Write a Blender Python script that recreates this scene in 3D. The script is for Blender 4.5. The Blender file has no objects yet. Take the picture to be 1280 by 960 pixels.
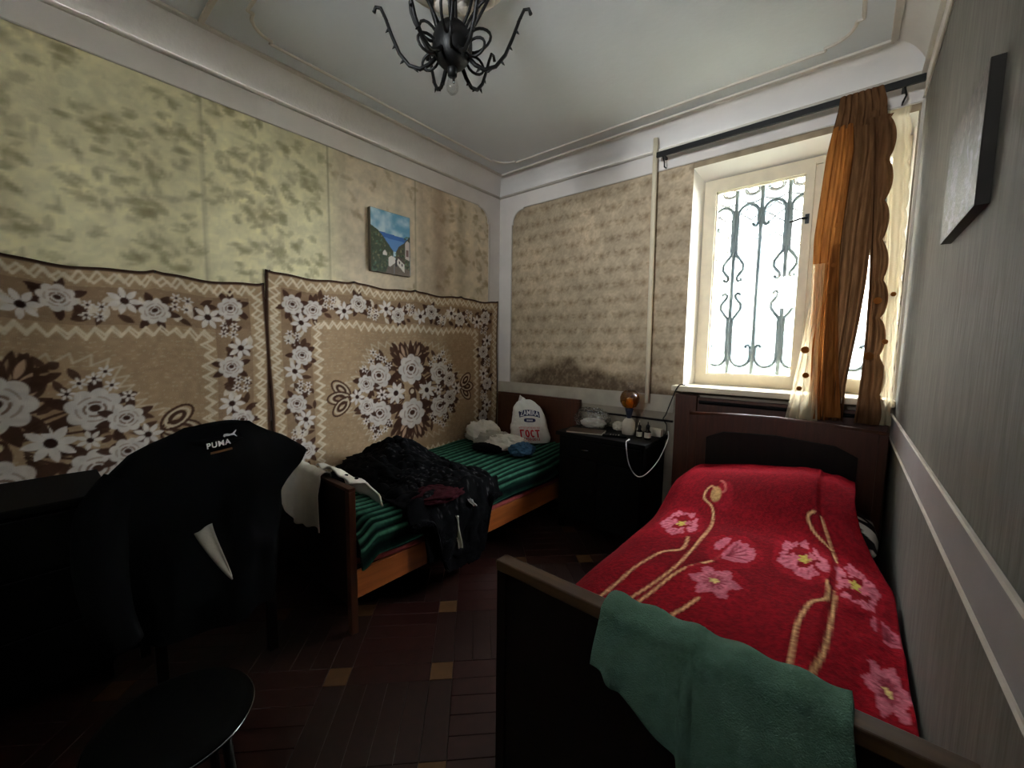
import bpy, bmesh, math, random
import numpy as np
from mathutils import Vector, Matrix

PI = math.pi
rng = np.random.default_rng(7)
random.seed(7)
scene = bpy.context.scene
COL = scene.collection

# ------------------------------------------------------------------ dimensions
CZ = 1.45                       # eye height
W, D, Y0 = 3.02, 3.15, -1.55    # room: x 0..W, y Y0..D
HM, HC, HP = 2.92, 3.067, 2.775  # wall moulding, flat ceiling, top of wallpaper
HD, HDL = 1.09, 0.958           # dado band
CO = 0.14                       # cove width
WX0, WX1, WZ0, WZ1 = 1.857, 3.0, 1.165, 2.735   # window opening on the room side
WY = 3.35                       # plane of the window frame

# ------------------------------------------------------------------ camera
cam_data = bpy.data.cameras.new('camera')
cam = bpy.data.objects.new('camera', cam_data)
COL.objects.link(cam)
yaw, pitch, roll = map(math.radians, (39.68, 5.34, 0.732))
F = Vector((-math.sin(yaw) * math.cos(pitch), math.cos(yaw) * math.cos(pitch), -math.sin(pitch)))
R = Vector((math.cos(yaw), math.sin(yaw), 0))
U = R.cross(F)
R2 = math.cos(roll) * R + math.sin(roll) * U
U2 = -math.sin(roll) * R + math.cos(roll) * U
M = Matrix((R2, U2, -F)).transposed().to_4x4()
M.translation = (2.80, 0, CZ)
cam.matrix_world = M
cam_data.sensor_fit = 'HORIZONTAL'
cam_data.sensor_width = 36.0
cam_data.lens = 504.9 / 1280 * 36
cam_data.clip_start = 0.02
scene.camera = cam

# ------------------------------------------------------------------ world, exposure
world = bpy.data.worlds.new('overcast_sky')
scene.world = world
world.use_nodes = True
bg = world.node_tree.nodes['Background']
bg.inputs[0].default_value = (0.90, 0.96, 1.0, 1)
bg.inputs[1].default_value = 10.0
def portal(name, loc, w, h):
    """daylight portal: only guides the sampling of the sky through an opening"""
    d = bpy.data.lights.new(name, 'AREA')
    d.shape = 'RECTANGLE'
    d.size, d.size_y = w, h
    d.cycles.is_portal = True
    o = bpy.data.objects.new(name, d)
    COL.objects.link(o)
    o.location = loc[:3]
    o.rotation_euler = (loc[3] * PI / 2, 0, 0)
portal('window_portal', (2.43, 3.30, 1.95, -1), 1.13, 1.54)      # faces into the room
portal('added_hall_portal', (2.1, -4.02, 2.25, 1), 1.3, 1.7)           # window of the hall added behind the viewer for fill light
vs = scene.view_settings
scene.display_settings.display_device = 'sRGB'
vs.view_transform = 'Standard'
vs.look = 'None'
vs.exposure = 3.4
vs.gamma = 1.0
vs.use_curve_mapping = False
scene.cycles.max_bounces = 10
scene.cycles.diffuse_bounces = 6
scene.cycles.transparent_max_bounces = 16
scene.cycles.use_denoising = True
scene.cycles.sample_clamp_indirect = 20.0

# ------------------------------------------------------------------ materials
def lin(c):
    return tuple((v / 255 / 12.92) if v / 255 <= 0.04045 else ((v / 255 + 0.055) / 1.055) ** 2.4 for v in c)

def node_mat(name):
    m = bpy.data.materials.new(name)
    m.use_nodes = True
    nt = m.node_tree
    return m, nt, nt.nodes['Principled BSDF']

def mat(name, col, rough=0.7, var=0.0, scale=20.0, stretch=(1, 1, 1), bump=0.0, metal=0.0, spec=0.3, col2=None, sheen=0.0, bscale=None):
    """procedural material: noise between two tones, optional bump"""
    m, nt, b = node_mat(name)
    c = lin(col)
    b.inputs['Roughness'].default_value = rough
    b.inputs['Metallic'].default_value = metal
    b.inputs['Specular IOR Level'].default_value = spec
    if sheen:
        b.inputs['Sheen Weight'].default_value = sheen
    tc = nt.nodes.new('ShaderNodeTexCoord')
    mp = nt.nodes.new('ShaderNodeMapping')
    mp.inputs['Scale'].default_value = stretch
    nt.links.new(tc.outputs['Object'], mp.inputs[0])
    nz = nt.nodes.new('ShaderNodeTexNoise')
    nz.inputs['Scale'].default_value = scale
    nz.inputs['Detail'].default_value = 5
    nt.links.new(mp.outputs[0], nz.inputs['Vector'])
    rp = nt.nodes.new('ShaderNodeValToRGB')
    rp.color_ramp.elements[0].position = 0.3
    rp.color_ramp.elements[1].position = 0.7
    d = lin(col2) if col2 else tuple(v * (1 - var) for v in c)
    rp.color_ramp.elements[0].color = (*d, 1)
    rp.color_ramp.elements[1].color = (*c, 1)
    nt.links.new(nz.outputs['Fac'], rp.inputs[0])
    nt.links.new(rp.outputs[0], b.inputs['Base Color'])
    if bump:
        bp = nt.nodes.new('ShaderNodeBump')
        bp.inputs['Strength'].default_value = bump
        bp.inputs['Distance'].default_value = 0.01
        if bscale:
            n2 = nt.nodes.new('ShaderNodeTexNoise')
            n2.inputs['Scale'].default_value = bscale
            nt.links.new(mp.outputs[0], n2.inputs['Vector'])
            nt.links.new(n2.outputs['Fac'], bp.inputs['Height'])
        else:
            nt.links.new(nz.outputs['Fac'], bp.inputs['Height'])
        nt.links.new(bp.outputs[0], b.inputs['Normal'])
    return m

def attr_mat(name, rough=0.85, bump=0.3, bscale=300, spec=0.2, sheen=0.0):
    """colour from the painted 'print' attribute, fine fibre noise on top"""
    m, nt, b = node_mat(name)
    a = nt.nodes.new('ShaderNodeAttribute')
    a.attribute_name = 'print'
    nt.links.new(a.outputs['Color'], b.inputs['Base Color'])
    b.inputs['Roughness'].default_value = rough
    b.inputs['Specular IOR Level'].default_value = spec
    if sheen:
        b.inputs['Sheen Weight'].default_value = sheen
    tc = nt.nodes.new('ShaderNodeTexCoord')
    nz = nt.nodes.new('ShaderNodeTexNoise')
    nz.inputs['Scale'].default_value = bscale
    nt.links.new(tc.outputs['Object'], nz.inputs['Vector'])
    bp = nt.nodes.new('ShaderNodeBump')
    bp.inputs['Strength'].default_value = bump
    bp.inputs['Distance'].default_value = 0.005
    nt.links.new(nz.outputs['Fac'], bp.inputs['Height'])
    nt.links.new(bp.outputs[0], b.inputs['Normal'])
    return m

def cloth_mat(name, col, trans, rough=0.9, alpha=1.0, col2=None, scale=60, stretch=(1, 1, 1)):
    """thin fabric: diffuse + translucent, optionally sheer"""
    m = bpy.data.materials.new(name)
    m.use_nodes = True
    nt = m.node_tree
    nt.nodes.clear()
    out = nt.nodes.new('ShaderNodeOutputMaterial')
    df = nt.nodes.new('ShaderNodeBsdfDiffuse')
    tr = nt.nodes.new('ShaderNodeBsdfTranslucent')
    mx = nt.nodes.new('ShaderNodeMixShader')
    mx.inputs[0].default_value = trans
    tc = nt.nodes.new('ShaderNodeTexCoord')
    mp = nt.nodes.new('ShaderNodeMapping')
    mp.inputs['Scale'].default_value = stretch
    nz = nt.nodes.new('ShaderNodeTexNoise')
    nz.inputs['Scale'].default_value = scale
    rp = nt.nodes.new('ShaderNodeValToRGB')
    rp.color_ramp.elements[0].position, rp.color_ramp.elements[1].position = 0.35, 0.65
    rp.color_ramp.elements[0].color = (*lin(col2 or col), 1)
    rp.color_ramp.elements[1].color = (*lin(col), 1)
    nt.links.new(tc.outputs['Object'], mp.inputs[0])
    nt.links.new(mp.outputs[0], nz.inputs['Vector'])
    nt.links.new(nz.outputs['Fac'], rp.inputs[0])
    nt.links.new(rp.outputs[0], df.inputs[0])
    nt.links.new(rp.outputs[0], tr.inputs[0])
    nt.links.new(df.outputs[0], mx.inputs[1])
    nt.links.new(tr.outputs[0], mx.inputs[2])
    last = mx
    if alpha < 1:
        tp = nt.nodes.new('ShaderNodeBsdfTransparent')
        m2 = nt.nodes.new('ShaderNodeMixShader')
        m2.inputs[0].default_value = alpha
        nt.links.new(tp.outputs[0], m2.inputs[1])
        nt.links.new(mx.outputs[0], m2.inputs[2])
        last = m2
    nt.links.new(last.outputs[0], out.inputs[0])
    return m

def glass_mat(name, col=(255, 255, 255), refl=0.06, rough=0.02):
    m = bpy.data.materials.new(name)
    m.use_nodes = True
    nt = m.node_tree
    nt.nodes.clear()
    out = nt.nodes.new('ShaderNodeOutputMaterial')
    tp = nt.nodes.new('ShaderNodeBsdfTransparent')
    tp.inputs[0].default_value = (*lin(col), 1)
    gl = nt.nodes.new('ShaderNodeBsdfGlossy')
    gl.inputs['Roughness'].default_value = rough
    lw = nt.nodes.new('ShaderNodeLayerWeight')
    lw.inputs[0].default_value = 0.25
    mul = nt.nodes.new('ShaderNodeMath')
    mul.operation = 'MULTIPLY_ADD'
    mul.inputs[1].default_value = 0.25
    mul.inputs[2].default_value = refl
    mx = nt.nodes.new('ShaderNodeMixShader')
    nt.links.new(lw.outputs['Fresnel'], mul.inputs[0])
    nt.links.new(mul.outputs[0], mx.inputs[0])
    nt.links.new(tp.outputs[0], mx.inputs[1])
    nt.links.new(gl.outputs[0], mx.inputs[2])
    nt.links.new(mx.outputs[0], out.inputs[0])
    return m

MT = {}
MT['plaster'] = mat('white_plaster', (220, 216, 212), 0.85, 0.10, 3, bump=0.15, bscale=40)
MT['ceiling'] = mat('ceiling_paint', (208, 211, 215), 0.75, 0.10, 1.2, bump=0.1, bscale=30)
MT['band'] = mat('lilac_band_paint', (222, 215, 209), 0.8, 0.10, 5)
MT['bead'] = mat('bead_paint', (200, 192, 182), 0.7, 0.12, 12)
MT['lower_wall'] = mat('lower_wall_paint', (150, 140, 124), 0.85, 0.25, 6, bump=0.3, bscale=50)
MT['paper'] = attr_mat('printed_wallpaper', 0.8, 0.25, 60)
MT['right_paper'] = mat('streaked_wallpaper', (118, 115, 107), 0.8, 0.30, 9, (1, 4, 0.7), bump=0.25, bscale=14)
MT['white_paint'] = mat('yellowed_window_paint', (216, 204, 178), 0.5, 0.12, 14)
MT['reveal'] = mat('white_reveal_paint', (236, 233, 226), 0.7, 0.06, 5)
MT['iron'] = mat('grey_blue_iron', (92, 104, 108), 0.6, 0.2, 30)
MT['black_iron'] = mat('black_wrought_iron', (9, 8, 7), 0.5, 0.3, 40, spec=0.35)
MT['glass'] = glass_mat('window_glass', refl=0.02)
MT['rug'] = attr_mat('woven_rug', 0.95, 0.6, 260, 0.05)
MT['poppy'] = attr_mat('printed_plush', 0.95, 0.5, 220, 0.05)
MT['canvas'] = attr_mat('painted_canvas', 0.5, 0.5, 120, 0.3)
MT['wood_dark'] = mat('dark_varnished_wood', (22, 11, 8), 0.5, 0.45, 6, (6, 6, 0.8), spec=0.2)
MT['wood_red'] = mat('red_brown_wood', (72, 34, 16), 0.45, 0.4, 7, (8, 8, 0.8), spec=0.4)
MT['wood_rail'] = mat('orange_brown_wood', (168, 92, 42), 0.4, 0.35, 5, (9, 0.8, 9), spec=0.4)
MT['wood_edge'] = mat('worn_wood_edge', (78, 54, 34), 0.5, 0.4, 8, (0.8, 8, 8))
MT['plank'] = mat('dark_red_parquet', (46, 17, 12), 0.42, 0.5, 7, (3, 3, 1), spec=0.45)
MT['plank2'] = mat('brown_parquet', (40, 17, 11), 0.45, 0.5, 9, (3, 3, 1), spec=0.45)
MT['inlay'] = mat('pale_parquet_inlay', (88, 60, 34), 0.5, 0.25, 20, spec=0.3)
MT['floor'] = mat('floor_joint', (22, 12, 8), 0.8, 0.2, 10)
MT['blackcloth'] = mat('black_cloth', (13, 13, 15), 0.95, 0.3, 60, spec=0.08)
MT['navy'] = mat('navy_cloth', (24, 28, 44), 0.95, 0.3, 50, spec=0.08)
MT['maroon'] = mat('maroon_lining', (60, 22, 28), 0.95, 0.3, 50, spec=0.08)
MT['pink'] = mat('pink_sheet', (170, 84, 84), 0.95, 0.2, 40, spec=0.08)
MT['whitecloth'] = mat('white_cloth', (226, 220, 208), 0.95, 0.10, 16, bump=0.25, bscale=60, spec=0.08)
MT['greycloth'] = mat('grey_cloth', (170, 164, 152), 0.95, 0.15, 16, bump=0.3, bscale=60, spec=0.08)
MT['denim'] = mat('blue_denim', (66, 98, 124), 0.95, 0.3, 60, spec=0.08)
MT['towel'] = mat('green_terry', (104, 138, 120), 0.98, 0.14, 40, bump=0.8, bscale=350, spec=0.05)
MT['green'] = attr_mat('green_striped_blanket', 0.95, 0.5, 200, 0.05)
MT['zebra'] = attr_mat('printed_pillowcase', 0.9, 0.3, 100, 0.1)
MT['blackwood'] = mat('black_painted_wood', (8, 7, 7), 0.6, 0.3, 10, spec=0.12)
MT['chrome'] = mat('chrome', (150, 152, 156), 0.22, 0.05, 10, metal=1.0)
MT['vinyl'] = mat('black_vinyl', (5, 5, 5), 0.7, 0.3, 30, spec=0.1)
MT['bagplastic'] = mat('white_bag_plastic', (226, 224, 216), 0.4, 0.05, 10, bump=0.5, bscale=30, spec=0.5)
MT['print_blue'] = mat('dark_blue_print', (28, 36, 78), 0.5)
MT['print_red'] = mat('red_print', (186, 26, 34), 0.5)
MT['print_white'] = mat('white_print', (232, 232, 232), 0.6)
MT['gold'] = mat('bronze_print', (120, 82, 48), 0.6)
MT['pvc'] = mat('white_cord', (225, 225, 220), 0.5)
MT['blackcord'] = mat('black_cord', (14, 12, 12), 0.6)
MT['amber'] = glass_mat('amber_glass', (206, 164, 84), 0.10)
MT['clear'] = glass_mat('clear_glass', (250, 250, 250), 0.06)
MT['polythene'] = glass_mat('clear_polythene', (235, 235, 235), 0.18, 0.18)
MT['labelpaper'] = mat('label_paper', (200, 190, 172), 0.8, 0.1, 20)
MT['darkglass'] = mat('brown_medicine_glass', (30, 18, 12), 0.2, spec=0.5)
MT['paperpage'] = mat('paper_pages', (215, 205, 185), 0.8, 0.1, 30)
MT['stuccoext'] = mat('pale_exterior', (214, 212, 206), 0.9, 0.1, 3)
MT['lace'] = cloth_mat('white_lace_thread', (150, 150, 150), 0.25)
MT['drape'] = cloth_mat('orange_drape', (150, 96, 48), 0.30, col2=(118, 70, 34), scale=10, stretch=(6, 6, 0.6))
MT['drape2'] = cloth_mat('brown_drape', (104, 74, 50), 0.14, col2=(82, 56, 36), scale=10, stretch=(6, 6, 0.6))
MT['sheer'] = cloth_mat('sheer_tulle', (236, 222, 190), 0.6, alpha=0.5)
MT['spot'] = cloth_mat('orange_applique', (140, 88, 42), 0.4)

# ------------------------------------------------------------------ object helpers
ORG = {}

def put(o, parent=None, org=None):
    COL.objects.link(o)
    if parent is not None:
        o.parent = parent
        ORG[o.name] = ORG[parent.name]
    else:
        ORG[o.name] = Vector(org) if org is not None else Vector((0, 0, 0))
        o.location = ORG[o.name]
    return o

def tag(o, label=None, cat=None, group=None, kind=None):
    if label: o['label'] = label
    if cat: o['category'] = cat
    if group: o['group'] = group
    if kind: o['kind'] = kind
    return o

def thing(name, loc, label, cat, group=None):
    o = bpy.data.objects.new(name, None)
    o.empty_display_size = 0.05
    put(o, None, loc)
    return tag(o, label, cat, group)

class MB:
    def __init__(s):
        s.v, s.f = [], []

    def add(s, verts, faces):
        n = len(s.v)
        s.v += [tuple(float(c) for c in p) for p in verts]
        s.f += [tuple(int(i) + n for i in f) for f in faces]
        return s

    def box(s, x0, x1, y0, y1, z0, z1):
        return s.add([(x0, y0, z0), (x1, y0, z0), (x1, y1, z0), (x0, y1, z0), (x0, y0, z1), (x1, y0, z1), (x1, y1, z1), (x0, y1, z1)],
                     [(0, 3, 2, 1), (4, 5, 6, 7), (0, 1, 5, 4), (1, 2, 6, 5), (2, 3, 7, 6), (3, 0, 4, 7)])

    def tube(s, pts, r, seg=8, caps=True):
        P = [Vector(p) for p in pts]
        n = len(P)
        rr = [float(q) for q in r] if hasattr(r, '__len__') else [r] * n
        prev = None
        rings = []
        for i in range(n):
            t = (P[min(i + 1, n - 1)] - P[max(i - 1, 0)])
            if t.length < 1e-9: t = Vector((0, 0, 1))
            t.normalize()
            if prev is None:
                a = Vector((0, 0, 1)) if abs(t.z) < 0.9 else Vector((1, 0, 0))
                nrm = t.cross(a).normalized()
            else:
                nrm = (prev - t * prev.dot(t))
                nrm = nrm.normalized() if nrm.length > 1e-6 else t.orthogonal().normalized()
            prev = nrm
            b = t.cross(nrm)
            rings.append([P[i] + rr[i] * (math.cos(k * 2 * PI / seg) * nrm + math.sin(k * 2 * PI / seg) * b) for k in range(seg)])
        vs_ = [p for ring in rings for p in ring]
        fs = [(i * seg + k, i * seg + (k + 1) % seg, (i + 1) * seg + (k + 1) % seg, (i + 1) * seg + k) for i in range(n - 1) for k in range(seg)]
        if caps:
            fs += [tuple(range(seg - 1, -1, -1)), tuple((n - 1) * seg + k for k in range(seg))]
        return s.add(vs_, fs)

    def lathe(s, prof, c, seg=24, axis='z'):
        vs_, fs = [], []
        for (r, z) in prof:
            for k in range(seg):
                a = k * 2 * PI / seg
                vs_.append((c[0] + r * math.cos(a), c[1] + r * math.sin(a), c[2] + z))
        n = len(prof)
        for i in range(n - 1):
            for k in range(seg):
                fs.append((i * seg + k, i * seg + (k + 1) % seg, (i + 1) * seg + (k + 1) % seg, (i + 1) * seg + k))
        if prof[0][0] > 1e-6: fs.append(tuple(range(seg - 1, -1, -1)))
        if prof[-1][0] > 1e-6: fs.append(tuple((n - 1) * seg + k for k in range(seg)))
        return s.add(vs_, fs)

    def sphere(s, c, r, seg=14, rings=9, sc=(1, 1, 1)):
        vs_, fs = [], []
        for i in range(rings + 1):
            t = PI * i / rings
            for k in range(seg):
                a = 2 * PI * k / seg
                vs_.append((c[0] + sc[0] * r * math.sin(t) * math.cos(a), c[1] + sc[1] * r * math.sin(t) * math.sin(a), c[2] + sc[2] * r * math.cos(t)))
        for i in range(rings):
            for k in range(seg):
                fs.append((i * seg + k, (i + 1) * seg + k, (i + 1) * seg + (k + 1) % seg, i * seg + (k + 1) % seg))
        return s.add(vs_, fs)

    def prism(s, poly, f0, f1):
        """poly: 2D points; f0,f1 map (u,v) to the two faces"""
        n = len(poly)
        vs_ = [f0(*p) for p in poly] + [f1(*p) for p in poly]
        fs = [tuple(range(n - 1, -1, -1)), tuple(range(n, 2 * n))]
        fs += [(i, (i + 1) % n, n + (i + 1) % n, n + i) for i in range(n)]
        return s.add(vs_, fs)

    def grid(s, fn, nu, nv, closed_u=False):
        """fn(u,v) -> xyz, u,v in 0..1"""
        vs_, fs = [], []
        for j in range(nv + 1):
            for i in range(nu + (0 if closed_u else 1)):
                vs_.append(fn(i / nu, j / nv))
        w = nu if closed_u else nu + 1
        for j in range(nv):
            for i in range(nu):
                i2 = (i + 1) % w if closed_u else i + 1
                fs.append((j * w + i, j * w + i2, (j + 1) * w + i2, (j + 1) * w + i))
        return s.add(vs_, fs)

    def build(s, name, m, parent=None, smooth=False, bevel=0.0, thick=0.0, sub=0, **tags):
        me = bpy.data.meshes.new(name)
        A = np.array(s.v, float).reshape(-1, 3)
        if parent is None:
            lo, hi = A.min(0), A.max(0)
            org = ((lo[0] + hi[0]) / 2, (lo[1] + hi[1]) / 2, lo[2])
        else:
            org = ORG[parent.name]
        me.from_pydata((A - np.array(org)).tolist(), [], s.f)
        me.materials.append(MT[m] if isinstance(m, str) else m)
        bm = bmesh.new(); bm.from_mesh(me)
        bmesh.ops.recalc_face_normals(bm, faces=bm.faces)
        bm.to_mesh(me); bm.free()
        if smooth:
            me.shade_smooth()
        o = bpy.data.objects.new(name, me)
        put(o, parent, org)
        if thick:
            md = o.modifiers.new('solidify', 'SOLIDIFY'); md.thickness = thick; md.offset = 0
        if bevel:
            md = o.modifiers.new('bevel', 'BEVEL'); md.width = bevel; md.segments = 2; md.limit_method = 'ANGLE'
        if sub:
            md = o.modifiers.new('subsurf', 'SUBSURF'); md.levels = sub; md.render_levels = sub
        tag(o, **tags)
        return o

def struct(mb, name, m, parent=None, **k):
    o = mb.build(name, m, parent, **k)
    if parent is None: o['kind'] = 'structure'
    return o

# ------------------------------------------------------------------ painter: flat prints as colour attributes
class Canvas:
    def __init__(s, u0, u1, v0, v1, res, base):
        s.nu, s.nv = int(round((u1 - u0) / res)) + 1, int(round((v1 - v0) / res)) + 1
        s.u, s.v = np.linspace(u0, u1, s.nu), np.linspace(v0, v1, s.nv)
        s.U, s.V = np.meshgrid(s.u, s.v)
        s.res = res
        s.C = np.empty((s.nv, s.nu, 3)); s.C[:] = base

    def _win(s, u0, u1, v0, v1):
        i0, i1 = np.searchsorted(s.u, u0), np.searchsorted(s.u, u1)
        j0, j1 = np.searchsorted(s.v, v0), np.searchsorted(s.v, v1)
        return slice(j0, j1), slice(i0, i1)

    def mask(s, sl, m, col, a=1.0):
        m = np.clip(m, 0, 1)[..., None] * a
        s.C[sl] = s.C[sl] * (1 - m) + np.array(col, float) * m

    def ell(s, cu, cv, a, b, rot, col, al=1.0):
        r = max(a, b) + 2 * s.res
        sl = s._win(cu - r, cu + r, cv - r, cv + r)
        du, dv = s.U[sl] - cu, s.V[sl] - cv
        c_, s_ = math.cos(rot), math.sin(rot)
        x, y = (du * c_ + dv * s_) / a, (-du * s_ + dv * c_) / b
        d = np.sqrt(x * x + y * y)
        s.mask(sl, (1 - d) * min(a, b) / s.res + 0.5, col, al)

    def leaf(s, u, v, L, w, rot, col, al=1.0):
        """pointed leaf starting at (u,v)"""
        r = L + 2 * s.res
        sl = s._win(u - r, u + r, v - r, v + r)
        du, dv = s.U[sl] - u, s.V[sl] - v
        c_, s_ = math.cos(rot), math.sin(rot)
        t = (du * c_ + dv * s_) / L
        q = np.abs(-du * s_ + dv * c_)
        hw = w * np.sin(np.clip(t, 0, 1) * PI) ** 0.8
        s.mask(sl, np.where((t > 0) & (t < 1), (hw - q) / s.res + 0.5, 0), col, al)

    def stroke(s, pts, w, col, al=1.0):
        for (a, b) in zip(pts[:-1], pts[1:]):
            u0, u1, v0, v1 = min(a[0], b[0]) - w - s.res, max(a[0], b[0]) + w + s.res, min(a[1], b[1]) - w - s.res, max(a[1], b[1]) + w + s.res
            sl = s._win(u0, u1, v0, v1)
            du, dv = s.U[sl] - a[0], s.V[sl] - a[1]
            ex, ey = b[0] - a[0], b[1] - a[1]
            t = np.clip((du * ex + dv * ey) / (ex * ex + ey * ey + 1e-12), 0, 1)
            d = np.hypot(du - t * ex, dv - t * ey)
            s.mask(sl, (w / 2 - d) / s.res + 0.5, col, al)

    def poly(s, pts, col, al=1.0):
        P = np.array(pts)
        sl = s._win(P[:, 0].min() - s.res, P[:, 0].max() + s.res, P[:, 1].min() - s.res, P[:, 1].max() + s.res)
        x, y = s.U[sl], s.V[sl]
        ins = np.zeros(x.shape, bool)
        for (x1, y1), (x2, y2) in zip(P, np.roll(P, -1, 0)):
            c_ = ((y1 > y) != (y2 > y)) & (x < (x2 - x1) * (y - y1) / (y2 - y1 + 1e-12) + x1)
            ins ^= c_
        s.mask(sl, ins.astype(float), col, al)

    def noise(s, cell, amp, seed=0, col=None):
        r = np.random.default_rng(seed)
        nu, nv = int((s.u[-1] - s.u[0]) / cell) + 3, int((s.v[-1] - s.v[0]) / cell) + 3
        G = r.random((nv, nu))
        x, y = (s.U - s.u[0]) / cell, (s.V - s.v[0]) / cell
        i, j = x.astype(int), y.astype(int)
        fx, fy = x - i, y - j
        fx, fy = fx * fx * (3 - 2 * fx), fy * fy * (3 - 2 * fy)
        n = (G[j, i] * (1 - fx) + G[j, i + 1] * fx) * (1 - fy) + (G[j + 1, i] * (1 - fx) + G[j + 1, i + 1] * fx) * fy
        if amp:
            s.C *= (1 + amp * (n - 0.5) * 2)[..., None]
        return n

    def linear(s):
        c = np.clip(s.C, 0, 255) / 255
        return np.where(c <= 0.04045, c / 12.92, ((c + 0.055) / 1.055) ** 2.4)

def sheet(name, cv, fn, m, parent=None, smooth=True, keep=None, **tags):
    """grid mesh carrying the canvas print; fn(U,V) -> X,Y,Z arrays"""
    X, Y, Z = fn(cv.U, cv.V)
    P = np.stack([X, Y, Z], -1).reshape(-1, 3)
    if parent is None:
        lo, hi = P.min(0), P.max(0)
        org = np.array(((lo[0] + hi[0]) / 2, (lo[1] + hi[1]) / 2, lo[2]))
    else:
        org = np.array(ORG[parent.name])
    idx = np.arange(cv.nu * cv.nv).reshape(cv.nv, cv.nu)
    q = np.stack([idx[:-1, :-1], idx[:-1, 1:], idx[1:, 1:], idx[1:, :-1]], -1).reshape(-1, 4)
    if keep is not None:
        uc = (cv.U[:-1, :-1] + cv.res / 2).ravel(); vc = (cv.V[:-1, :-1] + cv.res / 2).ravel()
        q = q[keep(uc, vc)]
    me = bpy.data.meshes.new(name)
    me.vertices.add(len(P)); me.vertices.foreach_set('co', (P - org).astype(np.float32).ravel())
    me.loops.add(q.size); me.loops.foreach_set('vertex_index', q.astype(np.int32).ravel())
    me.polygons.add(len(q)); me.polygons.foreach_set('loop_start', (np.arange(len(q)) * 4).astype(np.int32))
    me.update(calc_edges=True)
    at = me.attributes.new('print', 'FLOAT_COLOR', 'POINT')
    c = np.concatenate([cv.linear().reshape(-1, 3), np.ones((len(P), 1))], 1)
    at.data.foreach_set('color', c.astype(np.float32).ravel())
    me.materials.append(MT[m])
    if smooth: me.shade_smooth()
    me.validate()
    o = bpy.data.objects.new(name, me)
    put(o, parent, org)
    tag(o, **tags)
    return o

def sm(a, b, x):
    t = np.clip((x - a) / (b - a), 0, 1)
    return t * t * (3 - 2 * t)

def rot2(p, a):
    return (p[0] * math.cos(a) - p[1] * math.sin(a), p[0] * math.sin(a) + p[1] * math.cos(a))

# =================================================================== THE ROOM
# ---- floor: parquet laid on the diagonal with pale inlays
floor = struct(MB().box(-0.12, W + 0.12, Y0 - 0.12, D + 0.12, -0.10, -0.012), 'floor', 'floor')
MOD, INL = 0.4495, 0.098
GAP = 0.0016
OX, OY = 1.496, 1.104
ea, eb = (math.cos(PI / 4), math.sin(PI / 4)), (-math.sin(PI / 4), math.cos(PI / 4))

def plank_mesh(w, h, t, m):
    me = bpy.data.meshes.new('plank')
    b = 0.0012
    vs_ = [(-w / 2, -h / 2, -t), (w / 2, -h / 2, -t), (w / 2, h / 2, -t), (-w / 2, h / 2, -t)]
    vs_ += [(-w / 2, -h / 2, -b), (w / 2, -h / 2, -b), (w / 2, h / 2, -b), (-w / 2, h / 2, -b)]
    vs_ += [(-w / 2 + b, -h / 2 + b, 0), (w / 2 - b, -h / 2 + b, 0), (w / 2 - b, h / 2 - b, 0), (-w / 2 + b, h / 2 - b, 0)]
    fs = [(8, 9, 10, 11)]
    for k in range(4):
        fs += [(k, (k + 1) % 4, 4 + (k + 1) % 4, 4 + k), (4 + k, 4 + (k + 1) % 4, 8 + (k + 1) % 4, 8 + k)]
    me.from_pydata(vs_, [], fs)
    me.materials.append(MT[m])
    return me

GS = MOD - INL
pw = GS / 4
ME = {
    'inlay': plank_mesh(INL - GAP, INL - GAP, 0.012, 'inlay'),
    'bu': plank_mesh(GS - GAP, INL - GAP, 0.012, 'plank'), 'bv': plank_mesh(INL - GAP, GS - GAP, 0.012, 'plank2'),
    'iu': plank_mesh(GS - GAP, pw - GAP, 0.012, 'plank'), 'iv': plank_mesh(pw - GAP, GS - GAP, 0.012, 'plank2'),
}
far = MB()
pcount = 0
forg = ORG[floor.name]
for i in range(-9, 10):
    for j in range(-9, 10):
        pieces = [('inlay', 'inlay', 0, 0), ('plank', 'bu', MOD / 2, 0), ('plank', 'bv', 0, MOD / 2)]
        for k in range(4):
            off = (k + 0.5) * pw - GS / 2
            if (i + j) % 2: pieces.append(('plank', 'iu', MOD / 2, MOD / 2 + off))
            else: pieces.append(('plank', 'iv', MOD / 2 + off, MOD / 2))
        for (nm, key, du, dv) in pieces:
            u, v = i * MOD + du, j * MOD + dv
            x, y = OX + u * ea[0] + v * eb[0], OY + u * ea[1] + v * eb[1]
            if not (0.06 < x < W - 0.06 and Y0 + 0.06 < y < D - 0.06): continue
            seen = 0.55 < x < 2.35 and 0.1 < y < 3.1
            if nm == 'inlay' or (seen and pcount < 296):
                o = bpy.data.objects.new(nm, ME[key])
                COL.objects.link(o); o.parent = floor
                o.location = (x - forg[0], y - forg[1], random.uniform(-0.0006, 0.0006) - forg[2])
                o.rotation_euler.z = PI / 4
                if nm == 'plank': pcount += 1
            else:
                me = ME[key]
                c_, s_ = math.cos(PI / 4), math.sin(PI / 4)
                far.add([(x + p.co.x * c_ - p.co.y * s_, y + p.co.x * s_ + p.co.y * c_, p.co.z) for p in me.vertices], [tuple(f.vertices) for f in me.polygons])
far.build('far_planks', 'plank', floor, kind='stuff')

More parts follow.
